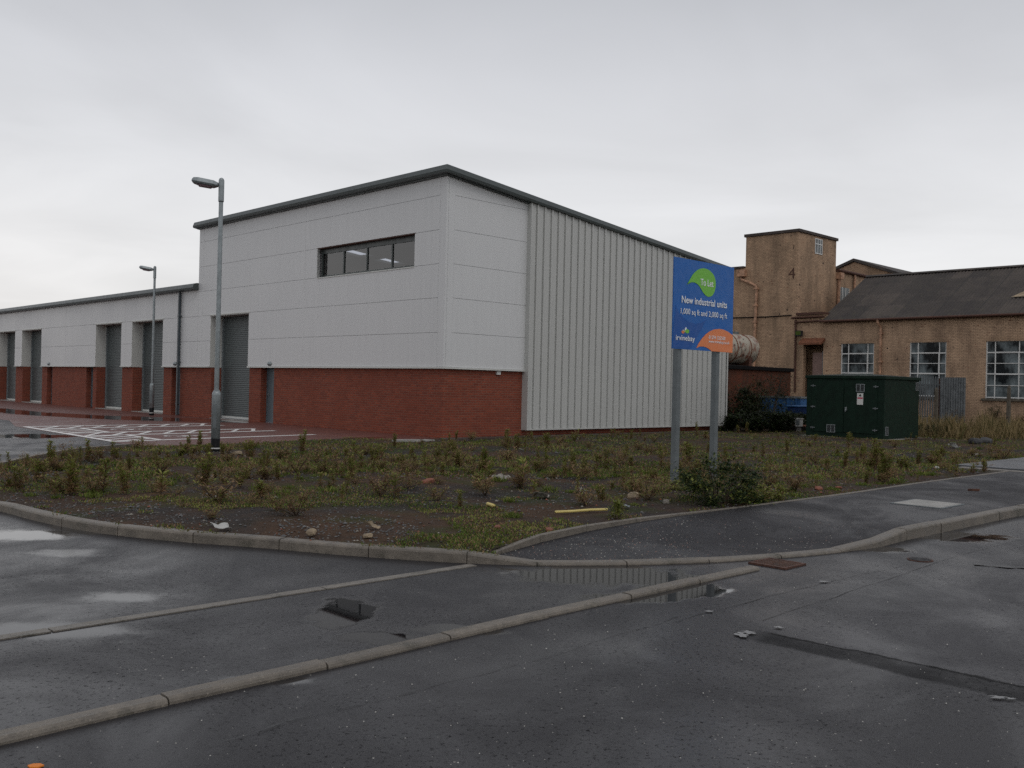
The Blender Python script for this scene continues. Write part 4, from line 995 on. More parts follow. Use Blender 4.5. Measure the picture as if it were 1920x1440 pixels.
# ------------------------------------------------------------------ bund, tank and yard clutter
Bu = thing('bund_wall', 'dark red brick plinth wall with black coping behind the bushes', 'wall', (15.2, 3.0, 0))
mb = MB(); mb.box((0, 0, -.2), (10.0, 3.2, 2.6)); mb.build('wall', 'dark_red_brick', Bu)
mb = MB(); mb.box((-.05, -.12, 2.6), (10.12, 3.3, 2.78)); bevel(mb.build('coping', 'black', Bu), .015)
Tk = thing('storage_tank', 'rusty cream cylindrical tank with peeling paint lying on the brick plinth', 'tank', (18.6, 4.0, 2.78))
mb = MB(); r_ = .73; zc = .1+r_; n_ = 32; ring = []
prof_t = [(-.18,.0),(-.16,.25),(-.1,.5),(0,.70),(.06,r_),(4.1,r_),(4.16,.70),(4.26,.5),(4.32,.25),(4.34,.0)]
vs = []
for s, rr in prof_t:
    for j in range(n_): a = 2*math.pi*j/n_; vs.append((s, rr*math.cos(a), zc+rr*math.sin(a)))
mb.add(vs, [(i*n_+j, i*n_+(j+1) % n_, (i+1)*n_+(j+1) % n_, (i+1)*n_+j) for i in range(len(prof_t)-1) for j in range(n_)]); mb.build('shell', 'tank', Tk, smooth=True)
for s in (1.0, 2.2, 3.4):
    mb = MB(); vs = []
    for q in (s-.03, s+.03):
        for rr in (r_-.01, r_+.018):
            for j in range(n_): a = 2*math.pi*j/n_; vs.append((q, rr*math.cos(a), zc+rr*math.sin(a)))
    def rg(i): return i*n_
    for a_, b_ in ((0,1),(1,3),(3,2),(2,0)): mb.cur = 0; 
    fs = []
    for a_, b_ in ((0,1),(1,3),(3,2),(2,0)): fs += [(rg(a_)+j, rg(a_)+(j+1) % n_, rg(b_)+(j+1) % n_, rg(b_)+j) for j in range(n_)]
    mb.add(vs, fs); mb.build('band', 'rust', Tk)
for s in (.7, 3.5):
    mb = MB(); mb.prism([(-.6, 0), (.6, 0), (.62, .5), (.3, .22), (0, .13), (-.3, .22), (-.62, .5)], 0, s-.12, s+.12); mb.build('saddle', 'rust_dark', Tk)
mb = MB(); mb.tube([(3.0,0,zc+r_-.02),(3.0,0,zc+r_+.1)], .2, 14); mb.tube([(1.3,0,zc+r_-.02),(1.3,0,zc+r_+.14)], .06, 10); mb.split('hatch', 'galv_dull', Tk)
def yardbox(name, label, cat, u0, v0, u1, v1, x, depth, mats, z0=0):
    a = onx(u0, v0, x); b = onx(u1, v1, x); t = thing(name, label, cat, (x, b.y, 0)); wdt = a.y-b.y; h = (a.z)
    return t, wdt, h
t, wd, h = yardbox('skip', 'pale blue open steel skip half hidden by bushes', 'skip', 1426, 743, 1501, 744, 21.5, 1.6, None)
mb = MB(); mb.prism([(0, .05), (wd, .05), (wd, h-.05), (0, h-.05)], 0, .0, .05); mb.prism([(0, .05), (wd, .05), (wd, h-.05), (0, h-.05)], 0, 1.55, 1.6); mb.box((.05,0,.05),(1.55,.05,h-.05)); mb.box((.05,wd-.05,.05),(1.55,wd,h-.05)); mb.box((.05,.05,.05),(1.55,wd-.05,.1)); mb.build('body', 'blue', t)
mb = MB(); mb.box((-.05,-.04,h-.05),(.08,wd+.04,h+.03)); mb.box((1.52,-.04,h-.05),(1.65,wd+.04,h+.03)); mb.box((.08,-.04,h-.05),(1.52,.06,h+.03)); mb.box((.08,wd-.06,h-.05),(1.52,wd+.04,h+.03)); mb.build('rim', 'galv', t)
mb = MB()
for i in range(5): y_ = .15+i*(wd-.35)/4; mb.box((-.045,y_,.1),(-.001,y_+.08,h-.06))
mb.split('rib', 'blue', t)
t, wd, h = yardbox('plastic_bin', 'blue plastic bin beside the green kiosk', 'bin', 1476, 760, 1520, 763, 19.5, 1, None)
mb = MB(); mb.prism([(0.03, .0), (wd-.03, .0), (wd, h-.06), (0, h-.06)], 0, .0, 1.0); bevel(mb.build('body', 'blue_dark', t), .03)
mb = MB(); mb.box((-.04,-.04,h-.06),(1.04,wd+.04,h)); bevel(mb.build('lid', 'blue', t), .02)
q = onx(1459, 734, 25.0)
t = thing('white_drum', 'white round topped container behind the pale blue skip', 'drum', (25.0, q.y, 0))
mb = MB(); mb.tube([(0,0,0),(0,0,1.45),(0,0,1.6),(0,0,1.68)], [.42,.42,.3,.08], 16); smooth_by(mb.build('body', 'concrete', t))
mb = MB(); mb.tube([(0,0,1.66),(0,0,1.74)], .09, 10); mb.build('cap', 'galv_dull', t)
q = GL(1495, 812)
t = thing('meter_cabinet', 'small white meter cabinet on a short stand beside the green kiosk', 'electrical box', (q.x, q.y, 0))
mb = MB(); mb.box((0,-.12,.25),(.2,.12,.55)); bevel(mb.build('body', 'plastic_white', t), .008)
mb = MB(); mb.box((-.02,-.14,.55),(.22,.14,.58)); mb.build('lid', 'plastic_white', t)
mb = MB(); mb.box((.05,-.08,-.1),(.15,.08,.25)); mb.build('stand', 'concrete', t)
mb = MB(); mb.box((-.006,-.07,.32),(-.001,.06,.50)); mb.build('label_plate', 'galv', t)
q = GL(1510, 812)
t = thing('pallet', 'rusty orange topped wooden pallet beside the green kiosk', 'pallet', (q.x-.2, q.y-.25, 0))
for i in range(4):
    mb = MB(); mb.box((.0+i*.2,0,.26),(.14+i*.2,.75,.30)); mb.build('plank', 'rust', t)
mb = MB()
for y_ in (0,.33,.66): mb.box((0,y_,.05),(.75,y_+.09,.258))
mb.split('bearer', 'old_wood', t)

# palisade fencing and posts
fx_ = 30.2
pa = onx(1707, 704, fx_); pb = onx(1762, 704, fx_); pc = onx(1811, 704, fx_); zt_ = 2.55
t = thing('palisade_fence', 'grey steel palisade fence panel between the green kiosk and the corrugated sheet', 'fence', (fx_, pb.y, 0))
wd = pa.y-pb.y
y_ = .03
k_ = 0
while y_ < wd:
    mb = MB(); lean = random.uniform(-.01,.01); mb.prism([(y_, .05), (y_+.065, .05), (y_+.065+lean, zt_-.08), (y_+.05+lean, zt_), (y_+.015+lean, zt_), (y_+lean, zt_-.08)], 0, -.02, 0); mb.build('pale', 'fence_grey', t); y_ += .125
for z in (.5, 2.1):
    mb = MB(); mb.box((.001,0,z),(.05,wd,z+.05)); mb.split('rail', 'galv_dull', t)
for y_ in (.0, wd-.06):
    mb = MB(); mb.box((.051,y_,-.2),(.11,y_+.06,zt_-.1)); mb.build('post', 'rust_dark', t)
t = thing('corrugated_screen', 'dark grey upright corrugated sheet screen fixed right of the palisade pales', 'fence', (fx_, pc.y, 0))
wd2 = pb.y-pc.y-.03; vs = []; n_ = int(wd2/.02)
for i in range(n_+1): y_ = i*wd2/n_; xo = .018*math.cos(2*math.pi*y_/.12); vs += [(xo,y_,.0),(xo,y_,2.5),(xo+.004,y_,2.5),(xo+.004,y_,0)]
fs = [(4*i+j,4*i+4+j,4*i+4+(j+1)%4,4*i+(j+1)%4) for i in range(n_) for j in range(4)]
mb = MB(); mb.add(vs, fs); mb.build('sheet', 'fence_grey', t)
mb = MB(); mb.box((.03,0,.4),(.07,wd2,.48)); mb.box((.03,0,2.0),(.07,wd2,2.08)); mb.split('rail', 'rust_dark', t)
def cpost(u, v, ztop, label):
    q = GL(u, v); t = thing('fence_post', label, 'post', (q.x, q.y, 0), 'old concrete fence posts')
    mb = MB(); mb.add([(-.09,-.09,-.2),(.09,-.09,-.2),(.09,.09,-.2),(-.09,.09,-.2),(-.06,-.06,ztop-.1),(.06,-.06,ztop-.1),(.06,.06,ztop-.1),(-.06,.06,ztop-.1),(-.03,-.03,ztop),(.03,-.03,ztop),(.03,.03,ztop),(-.03,.03,ztop)],
        [(0,1,5,4),(1,2,6,5),(2,3,7,6),(3,0,4,7),(4,5,9,8),(5,6,10,9),(6,7,11,10),(7,4,8,11),(8,9,10,11)]); bevel(mb.build('shaft', 'conc_post', t), .012)
    mb = MB(); mb.tube([(-.12,0,ztop*.7),(.12,0,ztop*.7)], .012, 6); mb.tube([(-.12,0,ztop*.35),(.12,0,ztop*.35)], .012, 6); mb.split('bolt', 'rust', t)
cpost(1754, 807, 1.95, 'dark leaning concrete fence post in front of the palisade pales'); cpost(1890, 813, 2.1, 'pale concrete fence post in front of the workshop window sill')

# ------------------------------------------------------------------ street ironwork
q = [G(1686,943,.11), G(1725,938,.11), G(1796,947,.11), G(1750,956,.11)]
cx = sum(q, Vector())/4; l = L(cx)
t = thing('manhole_cover', 'pale rectangular concrete filled manhole cover in the wet footpath', 'manhole cover', (l.x, l.y, .118), rz=R(0))
mb = MB(); mb.box((-.36,-.31,-.02),(.36,.31,.010)); bevel(mb.build('lid', 'concrete', t), .004)
mb = MB()
for a, b in (((-.40,-.35),(.40,-.315)),((-.40,.315),(.40,.35)),((-.40,-.315),(-.365,.315)),((.365,-.315),(.40,.315))): mb.box((a[0],a[1],-.02),(b[0],b[1],.006))
mb.build('frame', 'galv_dull', t)
l = GL(1457, 1058)
t = thing('drain_grate', 'rusty slotted gully grate beside the dropped kerb', 'drain grate', (l.x, l.y, .004))
mb = MB(); s_ = .19
for a, b in (((-s_,-s_),(s_,-s_+.03)),((-s_,s_-.03),(s_,s_)),((-s_,-s_+.03),(-s_+.03,s_-.03)),((s_-.03,-s_+.03),(s_,s_-.03))): mb.box((a[0],a[1],-.005),(b[0],b[1],.012))
mb.build('frame', 'rust_dark', t)
for i in range(7): 
    mb = MB(); x_ = -s_+.045+i*.0445; mb.box((x_,-s_+.03,-.004),(x_+.017,s_-.03,.010)); mb.build('bar', 'grate', t)
mb = MB(); mb.box((-s_+.03,-s_+.03,-.004),(s_-.03,s_-.03,-.002)); mb.build('sump', 'dark', t)
l = GL(1725, 1050)
t = thing('stopcock_cover', 'small dark round valve cover set in the wet road', 'valve cover', (l.x, l.y, .0))
mb = MB(); mb.tube([(0,0,-.01),(0,0,.009)], .10, 20); mb.build('lid', 'black', t)
mb = MB(); mb.tube([(0,0,-.01),(0,0,.006)], .12, 20); mb.build('ring', 'rust_dark', t)
l = GL(1897, 876, .1)
t = thing('concrete_slab', 'wet grey concrete slab at the back edge of the footpath', 'slab', (l.x, l.y, 0))
mb = MB(); mb.box((-1.1,-.75,.0),(6,.75,.15)); bevel(mb.build('slab', 'slab_wet', t), .01)
mb = MB(); mb.box((-1.45,-.85,.0),(-1.12,.6,.12)); bevel(mb.build('edging', 'kerb_wet', t), .01)

# ------------------------------------------------------------------ litter and rubble one can point at
def bed_at(u, v):
    p = GL(u, v, .09); z = hb(p.x, p.y) if inside((p.x, p.y), bedp) else .0
    p = GL(u, v, z); return p.x, p.y, z
def lump(name, label, cat, u, v, sx, sy, sz, mt, rz=0., seed=0, group=None, jag=.25):
    x_, y_, z_ = bed_at(u, v); random.seed(seed+91)
    b = bmesh.new(); bmesh.ops.create_icosphere(b, subdivisions=2, radius=1)
    for q in b.verts:
        f = 1+jag*noise.noise(q.co*1.7+Vector((seed, seed, 0))); q.co = Vector((max(-.85, min(.85, q.co.x*f))*sx, max(-.85, min(.85, q.co.y*f))*sy, max(-.6, min(.75, q.co.z*f))*sz))
    me = bpy.data.meshes.new(name); b.to_mesh(me); b.free(); me.materials.append(M[mt]); o = bpy.data.objects.new(name, me); C.objects.link(o)
    o.location = W(x_, y_, z_+sz*.45); o.rotation_euler = (random.uniform(-.2,.2), random.uniform(-.2,.2), TH+rz); return tag(o, label, cat, group)
def rod(name, label, cat, pts, r, mt):
    ps = []
    for u, v in pts: x_, y_, z_ = bed_at(u, v); ps.append(W(x_, y_, z_+r+.015))
    o = ps[0].copy(); mb = MB(); mb.tube([p-o for p in ps], r, 10); ob = mb.build(name, mt); ob.location = o; smooth_by(ob); return tag(ob, label, cat)
rod('yellow_pipe', 'long bent yellow plastic pipe lying on the bare earth', 'pipe', [(1041,965),(1075,963.5),(1105,961),(1138,960)], .017, 'yellow')
rod('yellow_pipe_offcut', 'short yellow pipe offcut lying among the weeds', 'pipe', [(914,950),(926,954)], .022, 'yellow')
def sheet(name, label, cat, u, v, w, d, mt, rz, seed, tilt=.3, z=.02):
    x_, y_, z_ = bed_at(u, v); vs = []; n = 5
    for i in range(n+1):
        for j in range(n+1):
            a, b = i/n-.5, j/n-.5; zz_ = .25*w*(noise.noise(Vector((a*2.5+seed, b*2.5, seed)))+abs(a)*.8); k1 = 1+.3*noise.noise(Vector((a*3, b*3, seed+3)))
            vs.append((a*w*k1, b*d*k1, zz_))
    top = [(a, b, c+.004) for a, b, c in vs]; m_ = len(vs)
    fs = [(i*(n+1)+j, i*(n+1)+j+1, (i+1)*(n+1)+j+1, (i+1)*(n+1)+j) for i in range(n) for j in range(n)]
    fs2 = [tuple(m_+q for q in f) for f in fs]; rim = []
    for i in range(n): rim += [(i, i+1, m_+i+1, m_+i), (n*(n+1)+i, n*(n+1)+i+1, m_+n*(n+1)+i+1, m_+n*(n+1)+i), (i*(n+1), (i+1)*(n+1), m_+(i+1)*(n+1), m_+i*(n+1)), (i*(n+1)+n, (i+1)*(n+1)+n, m_+(i+1)*(n+1)+n, m_+i*(n+1)+n)]
    o = MB().add(vs+top, fs+fs2+rim).build(name, mt); o.location = W(x_, y_, z_+z+.02); o.rotation_euler = (tilt, tilt*.4, TH+rz); return tag(o, label, cat)
sheet('cardboard_scrap', 'crumpled tan cardboard scrap near the middle of the long kerb', 'litter', 697, 993, .14, .11, 'card', .4, 1, .5)
sheet('plastic_bag', 'crumpled white plastic bag lying just behind the curved kerb', 'litter', 415, 996, .17, .12, 'plastic_white', 0, 4, .3)
sheet('paper_scrap', 'white paper strip lying flat among weeds beyond the yellow pipe', 'litter', 1092, 927, .28, .08, 'plastic_white', .9, 6, .1)
sheet('cloth_rag', 'dirty grey rag heaped in the middle of the weedy bed', 'litter', 936, 902, .36, .25, 'stone_pale', .1, 8, .1)
sheet('wrapper', 'pale grey crumpled wrapper lying between the weeds and yellow pipe', 'litter', 1015, 934, .22, .2, 'stone_pale', .6, 11, .2)
sheet('plastic_scrap', 'torn blue grey plastic scrap beside the sign', 'litter', 1171, 955, .12, .1, 'galv', .6, 14, .2)
sheet('white_scrap', 'bright white scrap at the foot of a dry weed by the workshop side', 'litter', 1788, 840, .35, .3, 'plastic_white', .6, 15, .5)
rub = [('brick_fragment','red brick fragment near the end of the long kerb','brick',933,991,.09,.04,.03,'terracotta',.8,1),
 ('brick_fragment','long red brick fragment lying against the footpath edging','brick',1030,996,.10,.045,.03,'terracotta',.8,2),
 ('brick_fragment','orange brick fragment in the middle of the weedy bed','brick',803,905,.14,.08,.05,'terracotta',.2,3),
 ('brick_fragment','large flat brick fragment beyond the bush beside the footpath','brick',1535,918,.16,.07,.04,'terracotta',.5,4),
 ('brick_fragment','small brick fragment right of the flat one beside the footpath','brick',1572,916,.12,.06,.03,'terracotta',.4,5),
 ('brick_fragment','brick half near the left tip of the bed','brick',66,877,.09,.06,.04,'terracotta',.2,6),
 ('stone','smooth pale oval stone in front of the sign post','stone',1249,944,.07,.05,.045,'stone_pale',.8,7),
 ('stone','buff rubble stone left of the pale oval stone','stone',1187,933,.13,.08,.06,'card',.3,8),
 ('stone','tan broken stone beside the cardboard scrap','stone',690,1007,.06,.04,.03,'card',.1,9),
 ('stone','tan stone behind the long kerb left of the cardboard scrap','stone',584,1001,.07,.05,.04,'card',.6,10),
 ('stone','pale stone at the foot of the near lamp column','stone',445,852,.13,.09,.06,'card',.6,11),
 ('stone','small white stone beside the long kerb end','stone',941,1029,.05,.03,.02,'plastic_white',.6,12),
 ('stone','left of two dark boulders near the concrete fence posts','stone',1828,833,.30,.22,.16,'stone_dark',.6,13),
 ('stone','right of two dark boulders near the concrete fence posts','stone',1848,831,.34,.22,.15,'stone_dark',.2,14),
 ('stone','tiny white stone near the concrete slab','stone',1757,879,.05,.05,.04,'plastic_white',.2,15),
 ('stone','white topped stone by the concrete slab','stone',1829,854,.12,.08,.05,'plastic_white',.2,16)]
for i, r_ in enumerate(rub): lump(r_[0], r_[1], r_[2], r_[3], r_[4], r_[5], r_[6], r_[7], r_[8], r_[9], r_[10])
# pieces on the hard surfaces
def onroad(name, label, cat, u, v, z, pts, mt, h=.008):
    p = G(u, v, z); mb = MB(); mb.prism(pts, 2, .0, h); o = mb.build(name, mt); o.location = p; return tag(o, label, cat)
onroad('fallen_leaf', 'bright orange leaf on the road at the bottom edge', 'leaf', 66, 1437, .002, [(-.03,0),(-.015,.018),(.01,.022),(.035,.006),(.02,-.016),(-.012,-.018)], 'leaf_orange', .006)
onroad('wood_scrap', 'dark broken piece of wood lying on the footpath', 'debris', 1825, 920, .118, [(-.10,-.02),(.08,-.03),(.11,.02),(-.06,.03)], 'rust_dark', .03)
sl_ = GL(770, 829)
t = thing('broken_slab', 'broken pale concrete slab lying flat at the foot of the brick corner', 'slab', (sl_.x, sl_.y, .02))
mb = MB(); mb.prism([(-.5,-.18),(.12,-.3),(.3,.0),(-.1,.27),(-.5,.18)], 2, 0, .05); mb.prism([(.35,-.2),(.75,-.12),(.6,.15),(.36,.06)], 2, 0, .04); mb.split('slab', 'concrete', t)

# ------------------------------------------------------------------ vegetation
def leafq(mb, p, d, l, w, up=Vector((0,0,1))):
    s = d.cross(up); s = s.normalized()*w/2 if s.length > 1e-4 else Vector((w/2,0,0))
    tip = p+d*l; mid = p+d*l*.5+Vector((0,0,l*.08)); mb.add([p, mid-s, tip, mid+s], [(0,1,2,3)])
def rdir(zlo=-.2, zhi=1.0):
    a = random.uniform(0, 2*math.pi); z = random.uniform(zlo, zhi); return Vector((math.cos(a), math.sin(a), z)).normalized()
def weed_up(seed, h):
    random.seed(seed); mb = MB(); nst = random.choice((1,1,2,3))
    for s in range(nst):
        b0 = Vector((random.uniform(-.04,.04), random.uniform(-.04,.04), 0)); ln = Vector((random.uniform(-.12,.12), random.uniform(-.12,.12), 0)); hh = h*random.uniform(.7, 1)
        P = lambda t: b0+ln*t*t*hh+Vector((0,0,hh*t))
        mb.mat('stem'); mb.tube([P(0), P(.5), P(1)], [.006,.005,.003], 4, False)
        for i in range(int(150*hh/.45)):
            t = random.uniform(.12, 1.0); mt = 'leaf_dry' if t < .5 and random.random() < .75 else ('leaf_dry' if random.random() < .25 else 'leaf'); mb.mat(mt)
            leafq(mb, P(t), rdir(-.1 if t < .5 else .2, .9), random.uniform(.045,.10)*(1.15-.35*t), random.uniform(.012,.026))
    return mb.build('weed', None, None, fix=False).data
def weed_wide(seed, h):
    random.seed(seed); mb = MB()
    for s in range(random.randint(5, 8)):
        d = rdir(.9, 3.0); ln = h*random.uniform(.6, 1.1); P = lambda t: d*ln*t
        mb.mat('stem'); mb.tube([P(0), P(1)], [.004,.002], 3, False)
        for i in range(48): t = random.uniform(.2, 1.0); mb.mat('leaf_dry' if random.random() < .35 else 'leaf'); leafq(mb, P(t), rdir(-.2, 1), random.uniform(.03,.075), random.uniform(.012,.028))
    return mb.build('weed', None, None, fix=False).data
def weed_dry(seed, h):
    random.seed(seed); mb = MB(); 
    for s in range(random.randint(7, 12)):
        d = rdir(.5, 2.2); ln = h*random.uniform(.7, 1.15); P = lambda t: d*ln*t+Vector((0,0,-.12*ln*t*t))
        mb.mat('stem'); mb.tube([P(0), P(.5), P(1)], [.005,.004,.002], 3, False)
        for i in range(44):
            t = random.uniform(.25, 1.05); mb.mat('leaf_dry' if random.random() < .8 else 'leaf'); leafq(mb, P(t)+rdir(-1, 1)*.04, rdir(-.5, 1), random.uniform(.022,.055), random.uniform(.010,.022))
    return mb.build('weed', None, None, fix=False).data
def weed_low(seed, h):
    random.seed(seed); mb = MB(); 
    for i in range(90):
        a = random.uniform(0, 6.28); r0 = random.uniform(0,.14); p = Vector((math.cos(a)*r0, math.sin(a)*r0, 0)); mb.mat('moss' if random.random() < .75 else 'leaf')
        leafq(mb, p, rdir(.4, 2.0), random.uniform(.05,.12)*h/.12, .011)
    return mb.build('weed', None, None, fix=False).data
def grab(fn, seeds, hs):
    out = []
    for s, h in zip(seeds, hs):
        me = fn(s, h); out.append(me)
    for o in [o for o in C.objects if o.name.startswith('weed') and 'label' not in o and not o.parent]: bpy.data.objects.remove(o)
    return out
ups = grab(weed_up, range(20, 34), [.20,.34,.26,.45,.5,.30,.42,.22,.48,.30,.24,.36,.28,.40])
dry = grab(weed_dry, range(40, 49), [.26,.32,.36,.3,.24,.34,.28,.22,.38])
ups += grab(weed_wide, range(80, 88), [.2,.26,.3,.22,.34,.28,.24,.38])
low = grab(weed_low, range(60, 64), [.10,.13,.12,.15])
def plant(me, x_, y_, label, cat, group, s=1.0, name='weed'):
    o = bpy.data.objects.new(name, me); C.objects.link(o); o.location = W(x_, y_, hb(x_, y_)-.01); o.rotation_euler = (0, 0, random.uniform(0, 6.28)); o.scale = (s*random.uniform(.85,1.15),)*2+(s,); return tag(o, label, cat, group)
random.seed(5)
LU = 'leafy green weed with browning stem growing in the rough bed'; LD = 'brown dried branching weed gone to seed in the rough bed'; LW = 'low bright green grass tuft on the bare earth of the bed'
# individually surveyed plants: (px, py of foot, height px, kind)
special = [(565,847,48,0),(467,858,38,0),(527,858,34,1),(193,920,70,0),(188,858,26,0),(130,868,22,0),(297,930,55,0),(370,905,42,0),(430,893,38,1),(243,880,34,0),(163,897,30,0),(405,945,56,1),
 (640,950,45,0),(555,975,60,1),(625,918,40,0),(610,888,36,0),(680,880,40,0),(775,875,44,0),(862,870,36,1),(905,880,46,0),(915,925,60,0),(745,935,50,0),(760,920,40,1),(980,915,60,0),(860,952,34,0),(1000,930,34,0),
 (1155,968,40,0),(1167,958,34,0),(1085,900,36,1),(1060,880,30,0),(1135,870,34,0),(1620,878,46,0),(1605,870,30,0),(520,965,34,1),(480,950,30,1),(395,980,26,1),(345,955,24,0),(700,890,40,0),(655,880,34,0),(520,900,36,0),
 (1435,900,34,0),(1790,893,22,0),(1827,890,22,0),(1660,860,26,1),(1010,865,34,0),(840,855,30,0),(950,862,30,1)]
for (u, v, hp, kd) in special:
    p = GL(u, v, .08); Y = G(u, v, .08).y; hm = hp*Y/F; me = (ups if kd == 0 else dry)[random.randrange(7)]
    zmax = max(q.co.z for q in me.vertices)
    plant(me, p.x, p.y, LU if kd == 0 else LD, 'weed', 'leafy green weeds' if kd == 0 else 'dried brown weeds', hm/zmax)
def ok(x_, y_, m=.3):
    return inside((x_, y_), bedp) and inside((x_+m, y_), bedp) and inside((x_-m, y_), bedp) and inside((x_, y_+m), bedp) and inside((x_, y_-m), bedp)
cnt = [0,0,0]; tries = 0
while sum(cnt) < 380 and tries < 60000:
    tries += 1; u = random.uniform(-40, 1960); v = random.uniform(812, 1045) if random.random() < .45 else random.uniform(815, 930); p = GL(u, v, .08)
    if p.x > 28 or not ok(p.x, p.y, .35): continue
    dens = noise.noise(Vector((p.x*.35+3, p.y*.35, 2)))+.25*noise.noise(Vector((p.x, p.y, 7)))
    thr = -.05 if p.x > -6 else .0
    if v > 950 and random.random() < .72: continue
    if dens < thr and random.random() < .8: continue
    kd = random.choices((0,1,2), (.42,.30,.28))[0]
    if cnt[kd] > (152,88,150)[kd]: continue
    cnt[kd] += 1
    if kd == 0: plant(random.choice(ups[:14] if random.random() < .7 else ups), p.x, p.y, LU, 'weed', 'leafy green weeds', random.choice((.5,.65,.8,1.0,1.2)))
    elif kd == 1: plant(random.choice(dry), p.x, p.y, LD, 'weed', 'dried brown weeds', random.uniform(.55,1.3))
    else: plant(random.choice(low), p.x, p.y, LW, 'grass tuft', 'grass tufts on bare earth', random.uniform(.5,1.1), 'grass_tuft')
# the remaining small weeds, merged into one mass
random.seed(21); mb = MB(); n_w = 0; tries = 0
while n_w < 340 and tries < 20000:
    tries += 1; u = random.uniform(-30, 1950); v = random.uniform(810, 905); p = GL(u, v, .05)
    if p.x > 30 or not ok(p.x, p.y, .3): continue
    if noise.noise(Vector((p.x*.35+3, p.y*.35, 2))) < -.12 and random.random() < .8: continue
    me = random.choice(ups[:14]+ups[:14]+dry); a = random.uniform(0, 6.28); sc_ = random.uniform(.3, .8); ca, sa = math.cos(a)*sc_, math.sin(a)*sc_; z0 = hb(p.x, p.y)-.01
    vv = [Vector((p.x+q.co.x*ca-q.co.y*sa, p.y+q.co.x*sa+q.co.y*ca, z0+q.co.z*sc_)) for q in me.vertices]; names = ['stem' if 'stem' in m_.name else ('leaf_dry' if 'dry' in m_.name else 'leaf') for m_ in me.materials]
    by = {}
    for pl in me.polygons: by.setdefault(pl.material_index, []).append(tuple(pl.vertices))
    for mi_, fs_ in by.items():
        mb.mat(names[mi_]); ids = sorted({i for f in fs_ for i in f}); mp_ = {i: k for k, i in enumerate(ids)}
        mb.add([vv[i] for i in ids], [tuple(mp_[i] for i in f) for f in fs_])
    n_w += 1
stuff(site(mb.build('undergrowth', None, fix=False)))
# ground cover: moss cushions, leaf litter, fine stones
random.seed(11); mb = MB(); cnt_ = 0; tries = 0
while cnt_ < 78000 and tries < 900000:
    tries += 1; u = random.uniform(-60, 1980); v = 808+ (random.random()**1.3)*235; p = GL(u, v, .08)
    if p.x > 30 or not inside((p.x, p.y), bedp): continue
    d1 = noise.noise(Vector((p.x*.5, p.y*.5, 11)))+.5*noise.noise(Vector((p.x*1.9, p.y*1.9, 5)))+.3*noise.noise(Vector((p.x*5, p.y*5, 5)))
    bias = .10 if p.x > -7 else .0
    if d1+bias < -.04+.1*random.random(): continue
    bs = (v-730)/300
    if v > 940 and d1 < .20: continue
    x_, y_ = p.x, p.y; q = Vector((x_, y_, hb(x_, y_)+.004)); far = 1.0 if v > 900 else 1.7
    r0 = random.random(); d2 = noise.noise(Vector((x_*.8, y_*.8, 31)))
    mb.mat('moss' if r0+d2*.9 < .50 else ('leaf' if r0 < .66 else 'leaf_dry'))
    leafq(mb, q, rdir(.15, 1.6), random.uniform(.02,.05)*far, random.uniform(.008,.016)*far); cnt_ += 1
stuff(site(mb.build('ground_cover', None, fix=False)))
mb = MB(); random.seed(12); cnt_ = 0; tries = 0
while cnt_ < 9000 and tries < 200000:
    tries += 1; u = random.uniform(-60, 1980); v = 812+random.random()*230; p = GL(u, v, .08)
    if p.x > 20 or not inside((p.x, p.y), bedp): continue
    d1 = noise.noise(Vector((p.x*.6+9, p.y*.6, 3)))
    if d1 < .0 and random.random() < .75: continue
    s = random.uniform(.006,.016)*(1.8 if random.random() < .06 else 1)*(1.4 if v < 900 else 1); c_ = Vector((p.x, p.y, hb(p.x, p.y)+s*.3))
    mb.mat(random.choices(('stone','stone_pale','terracotta','rust_dark'), (.80,.06,.04,.10))[0]); a = random.uniform(0, 6.28)
    e = [Vector((math.cos(a+i*1.57)*s*random.uniform(.7,1.3), math.sin(a+i*1.57)*s*random.uniform(.7,1.3), 0)) for i in range(4)]
    mb.add([c_+q for q in e]+[c_+Vector((0,0,s*.7)), c_-Vector((0,0,s*.5))], [(0,1,4),(1,2,4),(2,3,4),(3,0,4),(1,0,5),(2,1,5),(3,2,5),(0,3,5)]); cnt_ += 1
stuff(site(mb.build('rubble_gravel', None, fix=False)))
